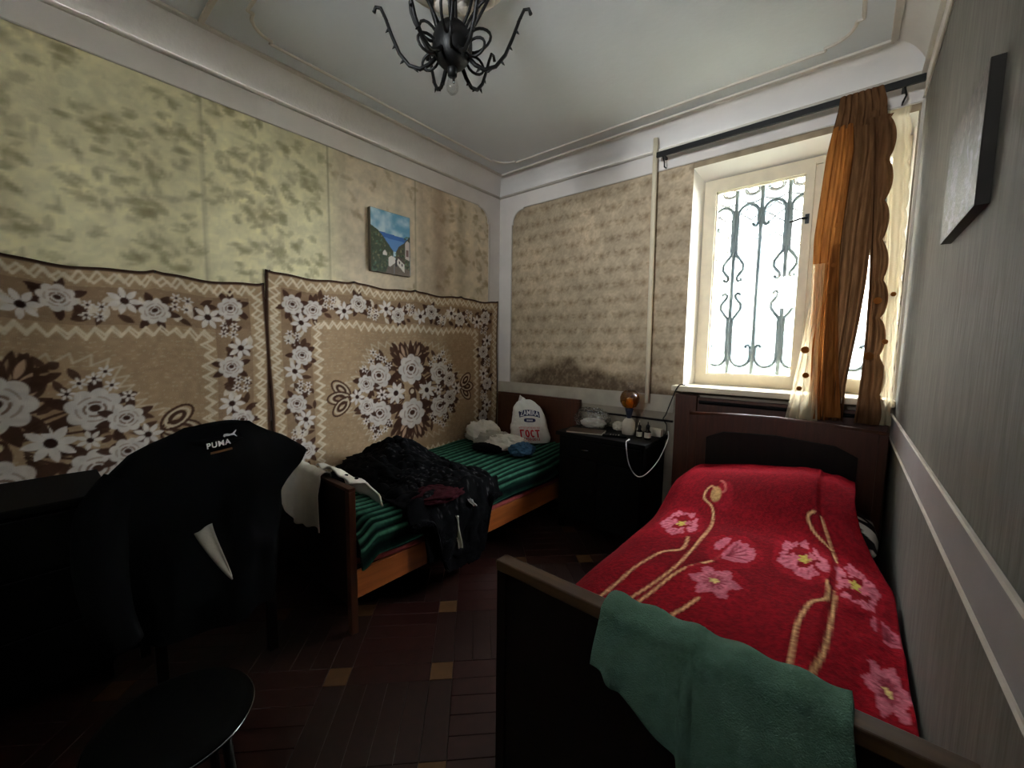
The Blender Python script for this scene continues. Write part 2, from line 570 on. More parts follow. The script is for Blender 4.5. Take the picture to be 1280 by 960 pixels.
# ---- left wall
wall_left = struct(MB().box(-0.12, 0, Y0 - 0.12, D + 0.27, -0.1, HC + 0.1), 'wall_left', 'lower_wall')
cv = Canvas(Y0, 3.02, HD, HP + 0.01, 0.012, (224, 216, 176))
tone = sm(1.25, 1.6, cv.U)[..., None]
cv.C = cv.C * (1 - tone) + np.array((214, 198, 172)) * tone
st = cv.noise(0.09, 0, 3)
r_ = np.random.default_rng(11)
for k in range(900):                                    # leaf sprays
    u, v = r_.uniform(Y0, 3.0), r_.uniform(HD, HP)
    if 1.35 < u < 2.35 and r_.random() < 0.85: continue
    col = (150, 142, 106) if u < 1.4 else (158, 138, 108)
    a0 = r_.uniform(-0.9, 0.1) + (PI if r_.random() < 0.5 else 0)
    for q in range(3):
        cv.leaf(u + r_.normal(0, .012), v + r_.normal(0, .012), r_.uniform(.04, .085), r_.uniform(.008, .018), a0 + r_.normal(0, .5), col, 0.42)
for k in range(26):                                     # larger bouquet shades
    u, v = r_.uniform(Y0, 1.35), r_.uniform(1.9, HP)
    for q in range(14):
        cv.ell(u + r_.normal(0, .06), v + r_.normal(0, .05), r_.uniform(.015, .04), r_.uniform(.008, .02), r_.uniform(0, 3), (146, 137, 106), 0.35)
for (u0, w_, c, a_) in ((2.36, .10, (128, 104, 84), .5), (2.18, .05, (150, 130, 110), .35), (1.5, .05, (190, 176, 150), .4), (1.95, .04, (186, 174, 152), .35), (2.62, .06, (128, 112, 88), .35)):
    m_ = np.exp(-((cv.U - u0 - 0.02 * (st - .5)) / w_) ** 2) * sm(1.2, 2.4, cv.V + 0.5 * st)
    cv.C = cv.C * (1 - a_ * m_[..., None]) + np.array(c) * a_ * m_[..., None]
for u in (0.68, -0.36, 1.38, 2.1):
    cv.stroke([(u, HD), (u + .01, HP)], 0.010, (130, 122, 96), 0.55)
cv.noise(0.35, 0.07, 5); cv.noise(0.05, 0.05, 6); cv.noise(0.016, 0.04, 8)
sheet('wallpaper', cv, lambda a, b: (0.003 + 0 * a, a, b), 'paper', wall_left, label='yellow-green wallpaper printed with leaf sprays')

def band_poly(a0, a1, edge, rad=0.13, n=10):
    """frieze + corner strip: flat plaster outline with a rounded paper corner; a runs away from the room corner"""
    P = [(a0, HD), (a0 + edge, HD), (a0 + edge, HP - rad - 0.012), (a0 + edge + 0.014, HP - rad - 0.012)]
    cx_, cy_ = a0 + edge + rad, HP - rad
    r = rad - 0.014
    for k in range(n + 1):
        t = PI - k * (PI / 2) / n
        P.append((cx_ + r * math.cos(t), cy_ + r * math.sin(t)))
    P += [(cx_ + 0.012, HP - 0.014), (cx_ + 0.012, HP), (a1, HP), (a1, HM), (a0, HM)]
    return P
bp = band_poly(0, D - Y0, 0.17)
MB().prism(bp, lambda a, z: (0.001, D - a, z), lambda a, z: (0.008, D - a, z)).build('border_band', 'band', wall_left)
edge_pts = [(0.012, D - a, z) for a, z in bp[1:-2]]
MB().tube(edge_pts, 0.005, 6).build('bead_moulding', 'bead', wall_left)
MB().box(0.0, 0.010, Y0, D, HDL, HD).build('dado_band', 'band', wall_left)

# ---- back wall with the window opening
wb = MB()
wb.box(-0.12, WX0, D, D + 0.27, -0.1, HC + 0.1).box(WX1, W + 0.12, D, D + 0.27, -0.1, HC + 0.1)
wb.box(WX0, WX1, D, D + 0.27, -0.1, WZ0).box(WX0, WX1, D, D + 0.27, WZ1, HC + 0.1)
wall_back = struct(wb, 'wall_back', 'lower_wall')
cv = Canvas(0.10, 1.858, HD, HP + 0.01, 0.008, (180, 162, 136))
r_ = np.random.default_rng(12)
for i in range(-1, 11):                                 # damask roses with curling sprays
    for j in range(-1, 16):
        u, v = 0.1 + i * 0.19 + (0.095 if j % 2 else 0), HD + j * 0.125
        dk = (134, 115, 90)
        for q in range(7):
            a = q * 2 * PI / 7
            cv.ell(u + .022 * math.cos(a), v + .022 * math.sin(a), .015, .010, a, dk, .38)
        cv.ell(u, v, .012, .012, 0, (118, 98, 74), .55)
        for sx in (-1, 1):
            pts = [(u + sx * (.035 + .03 * t), v - .03 + .06 * t + .02 * math.sin(4 * t)) for t in np.linspace(0, 1, 7)]
            cv.stroke(pts, .007, dk, .35)
            for t in (0.2, .5, .8):
                cv.leaf(u + sx * (.035 + .03 * t), v - .03 + .06 * t, .03, .008, (0.3 if sx > 0 else PI - .3) + r_.normal(0, .4), dk, .42)
st = cv.noise(0.035, 0, 21); st2 = cv.noise(0.012, 0, 22); st3 = cv.noise(0.15, 0, 23)
top = HD + 0.05 + 0.17 * np.exp(-((cv.U - 0.86) / 0.42) ** 2) + 0.10 * (st3 - .5)
mold = sm(0.05, -0.05, cv.V - top) * sm(0.18, 0.34, cv.U)
mk = np.clip(mold * (0.35 + 0.9 * (st * .5 + st2 * .5)), 0, 0.9)[..., None]
cv.C = cv.C * (1 - mk * .75) + np.array((58, 42, 28)) * mk * .75
pale = np.clip(sm(.45, .25, cv.U) * sm(HD + .22, HD + .02, cv.V) * st3 * 1.2, 0, 1)[..., None]
cv.C = cv.C * (1 - pale * .5) + np.array((172, 160, 142)) * pale * .5
cv.noise(0.3, 0.08, 24); cv.noise(0.012, 0.07, 25); cv.noise(0.05, 0.06, 26)
sheet('wallpaper', cv, lambda a, b: (a, D - 0.003 + 0 * a, b), 'paper', wall_back, label='beige damask wallpaper with dark mould along its lower edge')
cv = Canvas(1.85, 3.02, WZ1 - 0.03, HP + 0.01, 0.01, (150, 134, 110)); cv.noise(0.04, .12, 4)
sheet('wallpaper', cv, lambda a, b: (a, D - 0.003 + 0 * a, b), 'paper', wall_back, keep=lambda u, v: v > WZ1)
bp = band_poly(0, W, 0.17)
MB().prism(bp, lambda a, z: (a, D - 0.001, z), lambda a, z: (a, D - 0.008, z)).build('border_band', 'band', wall_back)
MB().tube([(a, D - 0.012, z) for a, z in bp[1:-2]], 0.005, 6).build('bead_moulding', 'bead', wall_back)
MB().box(0.01, 1.80, D - 0.012, D, HDL, HD).build('dado_band', mat('grimy_white_band', (180, 170, 154), .8, .22, 9), wall_back)
MB().box(0.01, 1.80, D - 0.016, D, HDL - 0.075, HDL - 0.06).build('dado_line', 'wood_dark', wall_back)

# ---- right wall
wall_right = struct(MB().box(W, W + 0.12, Y0 - 0.12, D + 0.27, -0.1, HC + 0.1), 'wall_right', 'right_paper')
MB().box(W - 0.006, W, Y0, D, HDL, HD).build('dado_band', mat('grey_lilac_band', (152, 147, 148), .8, .1, 5), wall_right)
for z in (HDL, HD):
    MB().tube([(W - 0.007, Y0, z), (W - 0.007, D, z)], 0.006, 6).build('bead_moulding', 'bead', wall_right)
MB().box(W - 0.006, W, Y0, D, HP + 0.02, HM).build('border_band', 'band', wall_right)
MB().tube([(W - 0.007, Y0, HP + .02), (W - 0.007, D, HP + .02)], 0.005, 6).build('bead_moulding', 'bead', wall_right)
MB().box(W - 0.012, W, D - 0.03, D, WZ0, HP).build('corner_strip', 'bead', wall_right)
# ---- wall behind the viewer
DX0, DX1, DZ, TZ = 1.45, 2.45, 2.12, 2.80
wf = MB().box(-0.12, DX0, Y0 - 0.12, Y0, -0.1, HC + 0.1).box(DX1, W + 0.12, Y0 - 0.12, Y0, -0.1, HC + 0.1).box(DX0, DX1, Y0 - 0.12, Y0, TZ, HC + 0.1)
wall_front = struct(wf, 'wall_front', 'right_paper')
d1 = thing('unseen_door', ((DX0 + DX1) / 2, Y0 - .06, 0), None, None); d1['kind'] = 'structure'  # unseen door, its glazed transom added to let in fill light
MB().box(DX0, DX0 + .04, Y0 - .13, Y0 + .01, 0, TZ).box(DX1 - .04, DX1, Y0 - .13, Y0 + .01, 0, TZ).box(DX0, DX1, Y0 - .13, Y0 + .01, DZ - .03, DZ + .03).box(DX0, DX1, Y0 - .13, Y0 + .01, TZ - .04, TZ).build('door_frame', 'white_paint', d1)
dl = MB().box(DX0 + .04, DX1 - .04, Y0 - .07, Y0 - .03, .01, DZ - .03).build('door_leaf', 'white_paint', d1, bevel=.004)
MB().tube([(DX0 + .10, Y0 - .03, 1.0), (DX0 + .10, Y0 + .02, 1.0), (DX0 + .20, Y0 + .02, 1.0)], .009, 8).build('door_handle', 'black_iron', dl)
MB().box(DX0 + .04, DX1 - .04, Y0 - .06, Y0 - .055, DZ + .03, TZ - .04).build('added_transom_pane', 'glass', d1)
# unseen hall and tall window, added to send fill light through the transom
HY = -4.0
struct(MB().box(0.4, W + 0.4, HY, Y0 - .12, -0.1, -0.012), 'floor_added_hall', 'plank2')
struct(MB().box(0.4, W + 0.4, HY, Y0 - .12, 3.25, 3.35), 'ceiling_added_hall', 'ceiling')
struct(MB().box(0.3, 0.4, HY, Y0 - .12, -0.1, 3.35), 'wall_added_hall_left', 'reveal')
struct(MB().box(W + 0.4, W + 0.5, HY, Y0 - .12, -0.1, 3.35), 'wall_added_hall_right', 'reveal')
hw = MB().box(0.3, 1.45, HY - .12, HY, -0.1, 3.35).box(2.75, W + .5, HY - .12, HY, -0.1, 3.35).box(1.45, 2.75, HY - .12, HY, -0.1, 1.4).box(1.45, 2.75, HY - .12, HY, 3.1, 3.35)
struct(hw, 'wall_added_hall_back', 'reveal')
w2 = thing('added_fill_window', (2.1, HY, 1.4), None, None); w2['kind'] = 'structure'
MB().box(1.45, 1.51, HY - .08, HY - .02, 1.4, 3.1).box(2.69, 2.75, HY - .08, HY - .02, 1.4, 3.1).box(1.51, 2.69, HY - .08, HY - .02, 1.4, 1.46).box(1.51, 2.69, HY - .08, HY - .02, 3.04, 3.1).box(2.07, 2.13, HY - .08, HY - .02, 1.46, 3.04).build('window_frame', 'white_paint', w2)

# ---- ceiling, coves, mouldings
ceiling = struct(MB().box(-0.12, W + 0.12, Y0 - 0.12, D + 0.27, HC, HC + 0.1), 'ceiling', 'ceiling')
CH = HC - HM
def cove_prof(n=9):
    # concave quarter: from the wall (0,HM) to the ceiling (CO,HC)
    return [(CO - CO * math.cos(t), HM + CH * math.sin(t)) for t in [k * (PI / 2) / n for k in range(n + 1)]]
def cove(name, side):
    mb = MB()
    pr = cove_prof()
    vs_, n = [], len(pr)
    for (d, z) in pr:
        if side == 'l': vs_ += [(d, Y0 + d, z), (d, D - d, z)]
        if side == 'r': vs_ += [(W - d, Y0 + d, z), (W - d, D - d, z)]
        if side == 'b': vs_ += [(d, D - d, z), (W - d, D - d, z)]
        if side == 'f': vs_ += [(d, Y0 + d, z), (W - d, Y0 + d, z)]
    mb.add(vs_, [(2 * i, 2 * i + 1, 2 * i + 3, 2 * i + 2) for i in range(n - 1)])
    o = mb.build(name, 'plaster', None, smooth=True); o['kind'] = 'structure'
    return o
def run(pts, r, parent, name='moulding', m='plaster'):
    """flat moulding following a polyline"""
    return MB().tube(pts, r, 8).build(name, m, parent, smooth=True)
def bar(a, b, w, h, z, parent, name='moulding'):
    """flat plaster strip between two ceiling points"""
    a, b = Vector(a), Vector(b)
    t = (b - a).normalized(); n = Vector((-t.y, t.x)) * w / 2
    poly = [a + n, a - n, b - n, b + n]
    return MB().prism([(p.x, p.y) for p in poly], lambda x, y: (x, y, z), lambda x, y: (x, y, z - h)).build(name, 'bead', parent, bevel=0.004)
t1, t2, t3, t4 = cove('trim_1', 'l'), cove('trim_2', 'b'), cove('trim_3', 'r'), cove('trim_4', 'f')
run([(0.012, Y0, HM), (0.012, D - 0.005, HM)], 0.013, t1, m='bead')
run([(0.005, D - 0.012, HM), (W - 0.005, D - 0.012, HM)], 0.013, t2, m='bead')
run([(W - 0.012, Y0, HM), (W - 0.012, D - 0.005, HM)], 0.013, t3, m='bead')
run([(0.005, Y0 + 0.012, HM), (W - 0.005, Y0 + .012, HM)], 0.013, t4, m='bead')
k0 = CO + 0.008
bar((k0, Y0 + k0), (k0, D - k0), 0.032, 0.014, HC, ceiling); bar((W - k0, Y0 + k0), (W - k0, D - k0), 0.032, 0.014, HC, ceiling)
bar((k0, D - k0), (W - k0, D - k0), 0.032, 0.014, HC, ceiling); bar((k0, 0.675), (W - k0, 0.675), 0.026, 0.012, HC, ceiling)
def panel(x0, x1, y0, y1, rad, name):
    """thin ceiling frame whose corners step in and scoop round"""
    st_ = .025
    P = []
    for (cx_, cy_, sx, sy, rev) in ((x0, y0, 1, 1, 0), (x1, y0, -1, 1, 1), (x1, y1, -1, -1, 0), (x0, y1, 1, -1, 1)):
        c = [(0, rad + 2 * st_), (0, rad + st_), (st_, rad + st_)]
        c += [(st_ + rad * (1 - math.cos(t)), st_ + rad * (1 - math.sin(t))) for t in np.linspace(0, PI / 2, 10)]
        c += [(rad + st_, st_), (rad + st_, 0), (rad + 2 * st_, 0)]
        if rev: c = c[::-1]
        P += [(cx_ + sx * p, cy_ + sy * q, HC - .003) for p, q in c]
    P.append(P[0])
    MB().tube(P, 0.009, 6, caps=False).build(name, 'bead', ceiling)
panel(0.275, W - 0.275, 0.80, D - 0.275, 0.13, 'moulding')
panel(0.275, W - 0.275, Y0 + 0.275, 0.55, 0.13, 'moulding')

# ---- window
win = thing('window_1', (2.44, WY, WZ0), None, None); win['kind'] = 'structure'
FX0, FX1, FZ0, FZ1 = 1.889, 2.998, 1.178, 2.686
rv = MB()
def ring(a, b, y): return [(a[0], y, a[1]), (b[0], y, a[1]), (b[0], y, b[1]), (a[0], y, b[1])]
A_ = ring((WX0, WZ0), (WX1, WZ1), D - 0.002); B_ = ring((FX0, FZ0), (FX1, FZ1), WY + 0.01); C_ = ring((FX0 - .02, FZ0 - .01), (FX1 + .001, FZ1 + .02), D + 0.42)
rv.add(A_ + B_, [(0, 4, 7, 3), (3, 7, 6, 2), (1, 2, 6, 5), (0, 1, 5, 4)])
rv.build('reveal', 'reveal', win)
fr = MB()
fr.box(FX0, FX0 + .042, WY - .02, WY + .05, FZ0, FZ1).box(FX1 - .035, FX1, WY - .02, WY + .05, FZ0, FZ1)
fr.box(FX0 + .042, FX1 - .035, WY - .019, WY + .049, FZ0, FZ0 + .035).box(FX0 + .042, FX1 - .035, WY - .019, WY + .049, FZ1 - .045, FZ1)
fr.build('window_frame', 'white_paint', win)
MB().box(2.553, 2.597, WY - .015, WY + .045, FZ0 + .036, FZ1 - .046).build('mullion', 'white_paint', win, bevel=0.004)
def sash(x0, x1, z0, z1, sw, bw, tw):
    s = MB()
    y0, y1 = WY - 0.035, WY + 0.02
    s.box(x0, x0 + sw, y0, y1, z0, z1).box(x1 - sw, x1, y0, y1, z0, z1).box(x0 + sw, x1 - sw, y0 + .001, y1 - .001, z0, z0 + bw).box(x0 + sw, x1 - sw, y0 + .001, y1 - .001, z1 - tw, z1)
    o = s.build('sash', 'white_paint', win)
    b = MB()
    for (xa, xb, za, zb) in ((x0 + sw, x0 + sw + .008, z0 + bw, z1 - tw), (x1 - sw - .008, x1 - sw, z0 + bw, z1 - tw)):
        b.box(xa, xb, y0 + .02, y1 - .01, za, zb)
    for (za, zb) in ((z0 + bw, z0 + bw + .008), (z1 - tw - .008, z1 - tw)): b.box(x0 + sw, x1 - sw, y0 + .02, y1 - .01, za, zb)
    b.build('glazing_bead', 'white_paint', o)
    MB().box(x0 + sw, x1 - sw, WY - .004, WY, z0 + bw, z1 - tw).build('pane', 'glass', o)
    return o
s1 = sash(1.925, 2.556, 1.208, 2.648, .048, .055, .055)
h = MB().box(2.520, 2.542, WY - .046, WY - .034, 2.27, 2.33).tube([(2.531, WY - .05, 2.305), (2.50, WY - .07, 2.300), (2.44, WY - .075, 2.285)], .007, 8)
h.build('handle', 'black_iron', s1)
s2 = sash(2.594, 2.972, 1.208, 2.085, .046, .055, .045)
s3 = sash(2.594, 2.972, 2.10, 2.648, .046, .045, .05)
MB().box(2.598, 2.962, WY - .016, WY + .044, 2.086, 2.099).build('transom', 'white_paint', win)
sl = MB().box(1.805, W - .002, D - 0.105, WY - 0.015, WZ0 - .028, WZ0 + .012)
sl.build('window_sill', 'white_paint', win, bevel=0.006)

# ---- unseen eave, added above the window to block the high sky
struct(MB().box(-1.5, 5.0, D + 0.27, D + 0.95, HC - .02, HC + .10), 'added_eave', 'stuccoext')
struct(MB().box(-20, 22, D + 0.27, 40, -0.7, -0.6), 'ground', mat('yard_concrete', (116, 116, 100), .9, .3, 2))
struct(MB().box(-6, 0.2, D + 0.9, 10, -0.6, 4.2), 'unseen_shade_wall', mat('unseen_wall_stone', (150, 142, 130), .9, .3, 4, bump=.5, bscale=6))  # wall out of view, added to keep sky light off the right wall

ob = thing('sky_blocking_building', (1.2, 9.5, -.6), 'pale building added across the yard, sized to block sky straight ahead', 'building')  # added mass that cuts the daylight coming straight at the window
MB().box(-5, 7.6, 9.0, 10.0, -.6, 6.2).build('wall', mat('added_facade_plaster', (150, 148, 142), .9, .1, 3), ob)
MB().box(-5.3, 7.9, 8.7, 10.3, 6.2, 6.4).build('roof', 'stuccoext', ob)
for k in range(8):
    for zz in (.4, 3.3):
        w_ = MB().box(-4.4 + k * 1.35, -3.6 + k * 1.35, 8.97, 9.0, zz, zz + 1.5).build('window_surround', 'reveal', ob)
        MB().box(-4.32 + k * 1.35, -3.68 + k * 1.35, 8.962, 8.972, zz + .08, zz + 1.42).build('pane', 'iron', w_)

# ---- window grille (bars, arches, scrolls, ties)
GY = 3.412
gr = thing('window_grille', (2.44, GY, 1.15), 'grey-blue wrought iron grille of bars and scrolls outside the window', 'window grille')
def arc2(cx_, cz_, r, a0, a1, n=12): return [(cx_ + r * math.cos(a0 + (a1 - a0) * k / n), cz_ + r * math.sin(a0 + (a1 - a0) * k / n)) for k in range(n + 1)]
def gt(pts, r=0.0112): return MB().tube([(x, GY, z) for x, z in pts], r, 7)
ZT, ZB = 2.405, 1.40          # plate top row / bottom row edges
SP = 0.162
xs = [2.094 + SP * k for k in range(-1, 7)]
for k, x in enumerate(xs):
    if not 1.86 < x < 2.99: continue
    gt([(x, 1.12), (x, 2.80)], 0.0135).build('bar', 'iron', gr, smooth=True)
def mir(pts, zc): return [(x, 2 * zc - z) for x, z in pts]
zc = (2.675 + 1.20) / 2 - 0.03
for k, x in enumerate(xs):
    bundle = (k % 2 == 1)
    for flip in (0, 1):
        fz = (lambda p: mir(p, zc)) if flip else (lambda p: p)
        if bundle and 1.9 < x < 2.99:
            p = fz([(0, 2.165), (0, 2.405)])
            z0, z1 = sorted((p[0][1], p[1][1]))
            MB().box(x - .026, x + .026, GY - .012, GY - .004, z0, z1).build('tie_plate', 'iron', gr, bevel=0.002)
            for sx in (-1, 1):                              # flared scroll below the plate
                pts = [(x + sx * .014, 2.18), (x + sx * .018, 2.14), (x + sx * .045, 2.105), (x + sx * .066, 2.07), (x + sx * .066, 2.035), (x + sx * .046, 2.005), (x + sx * .030, 1.985), (x + sx * .028, 1.965), (x + sx * .040, 1.952), (x + sx * .056, 1.958), (x + sx * .058, 1.972)]
                gt(fz(pts)).build('scroll', 'iron', gr, smooth=True)
        elif not bundle and 1.9 < x < 2.99:
            p = fz([(0, 2.36), (0, 2.405)]); z0, z1 = sorted((p[0][1], p[1][1]))
            MB().box(x - .024, x + .024, GY - .012, GY - .004, z0, z1).build('tie_plate', 'iron', gr, bevel=0.002)
    # arches reach from each bundle to the bars beside it, ending in a small curl
    if bundle:
        for sx in (-1, 1):
            for flip in (0, 1):
                fz = (lambda p: mir(p, zc)) if flip else (lambda p: p)
                xm = x + sx * SP / 2
                if not 1.9 < xm < 2.99: continue
                r = SP / 2 - .016
                a = [(x + sx * .016, 2.30), (x + sx * .016, 2.42)] + [(xm - sx * r * math.cos(t), 2.42 + r * 1.12 * math.sin(t)) for t in np.linspace(0.05, PI - .05, 14)]
                e = xm + sx * r
                a += [(e, 2.42), (e, 2.365), (e - sx * .004, 2.345), (e - sx * .016, 2.333), (e - sx * .030, 2.340), (e - sx * .033, 2.356)]
                gt(fz(a)).build('arch', 'iron', gr, smooth=True)

# ---- patterned lace hung outside behind the grille
lc = thing('lace_net', (2.44, 3.55, 2.0), 'white lace net with ovals and diamonds hanging behind the window grille', 'lace')
LY = 3.440
mb = MB()
def lt(pts, r=.0065): mb.tube([(x, LY, z) for x, z in pts], r, 4)
r_ = np.random.default_rng(5)
for i in range(9):
    cx_ = 1.90 + i * .145
    for q in (1.0, .72):
        lt([(cx_ + .05 * q * math.cos(t), 2.60 + .036 * q * math.sin(t)) for t in np.linspace(0, 2 * PI, 17)])
    for q in range(6):
        a = q * PI / 3
        lt([(cx_ + .0725 + .012 * math.cos(a), 2.60 + .012 * math.sin(a)), (cx_ + .0725 + .034 * math.cos(a), 2.60 + .034 * math.sin(a))], .004)
    lt([(cx_ - .07, 2.535), (cx_ - .035, 2.515), (cx_, 2.51), (cx_ + .035, 2.515), (cx_ + .07, 2.535)])
for i in range(9):                                      # diamond trellis with knots, thinning out downwards
    cx_ = 1.90 + i * .145
    for j in range(5):
        cz_ = 2.44 - j * .105
        if r_.random() < 0.12 * j: continue
        lt([(cx_ - .07, cz_), (cx_ - .03, cz_ + .026), (cx_, cz_ + .05), (cx_ + .03, cz_ + .026), (cx_ + .07, cz_)], .0060 - .0006 * j)
        if r_.random() > .15 * j:
            lt([(cx_ - .07, cz_), (cx_ - .03, cz_ - .03), (cx_, cz_ - .052), (cx_ + .03, cz_ - .03), (cx_ + .07, cz_)], .0060 - .0006 * j)
        mb.sphere((cx_ + .0725, LY, cz_), .010, 6, 4)
mb.build('lace_thread', 'lace', lc)
mb = MB()
for i in range(9):
    mb.box(1.95 + i * .12, 1.953 + i * .12, LY - .022, LY + .001, 2.66, 2.78)
mb.build('hanging_loop', 'lace', lc, kind='stuff')

# ---- heating pipe in the corner of the back wall
MB().tube([(1.606, 3.105, 1.02), (1.600, 3.105, 1.6), (1.592, 3.105, 2.4), (1.588, 3.10, 3.0)], 0.018, 14).build(
    'heating_pipe', 'white_paint', None, smooth=True, label='thin cream heating pipe running up the wall beside the window', cat='pipe')

# =================================================================== WALL HANGINGS
def rose(cv, u, v, r, rr, wh=(206, 198, 190), dk=(74, 50, 40), mid=(168, 152, 140)):
    a0 = rr.uniform(0, PI)
    for q in range(6):
        a = a0 + q * PI / 3 + rr.normal(0, .15)
        cv.leaf(u + .5 * r * math.cos(a), v + .5 * r * math.sin(a), 1.15 * r, .26 * r, a, dk, .95)
    for q in range(8):
        a = a0 + q * PI / 4
        cv.ell(u + .62 * r * math.cos(a), v + .62 * r * math.sin(a), .40 * r, .34 * r, a, wh)
    cv.ell(u, v, .72 * r, .66 * r, 0, wh)
    for q in range(5):
        a = a0 + q * 2 * PI / 5
        cv.stroke([(u + .62 * r * math.cos(a + t), v + .58 * r * math.sin(a + t)) for t in np.linspace(0, .8, 6)], .07 * r, mid)
    for q in range(4):
        a = a0 + .5 + q * PI / 2
        cv.stroke([(u + .36 * r * math.cos(a + t), v + .34 * r * math.sin(a + t)) for t in np.linspace(0, 1.1, 6)], .08 * r, (128, 104, 90))
    cv.ell(u, v + .05 * r, .20 * r, .17 * r, 0, dk)

def daisy(cv, u, v, r, a0=0, n=8, wh=(214, 206, 198), dk=(58, 38, 32)):
    for q in range(n):
        a = a0 + q * 2 * PI / n
        cv.leaf(u + .12 * r * math.cos(a), v + .12 * r * math.sin(a), .9 * r, .2 * r, a, wh)
    cv.ell(u, v, .24 * r, .24 * r, 0, dk)

def zig(cv, a, b, n_off, per, amp, w, col, rr):
    L = math.hypot(b[0] - a[0], b[1] - a[1])
    n = int(L / per)
    t_ = ((b[0] - a[0]) / L, (b[1] - a[1]) / L); n_ = (-t_[1] * n_off, t_[0] * n_off)
    pts = []
    for k in range(n + 1):
        s_ = k / n * L
        q = amp * (1 if k % 2 else -.3) * rr.uniform(.6, 1.2)
        pts.append((a[0] + t_[0] * s_ + n_[0] * q, a[1] + t_[1] * s_ + n_[1] * q))
    cv.stroke(pts, w, col, .9)

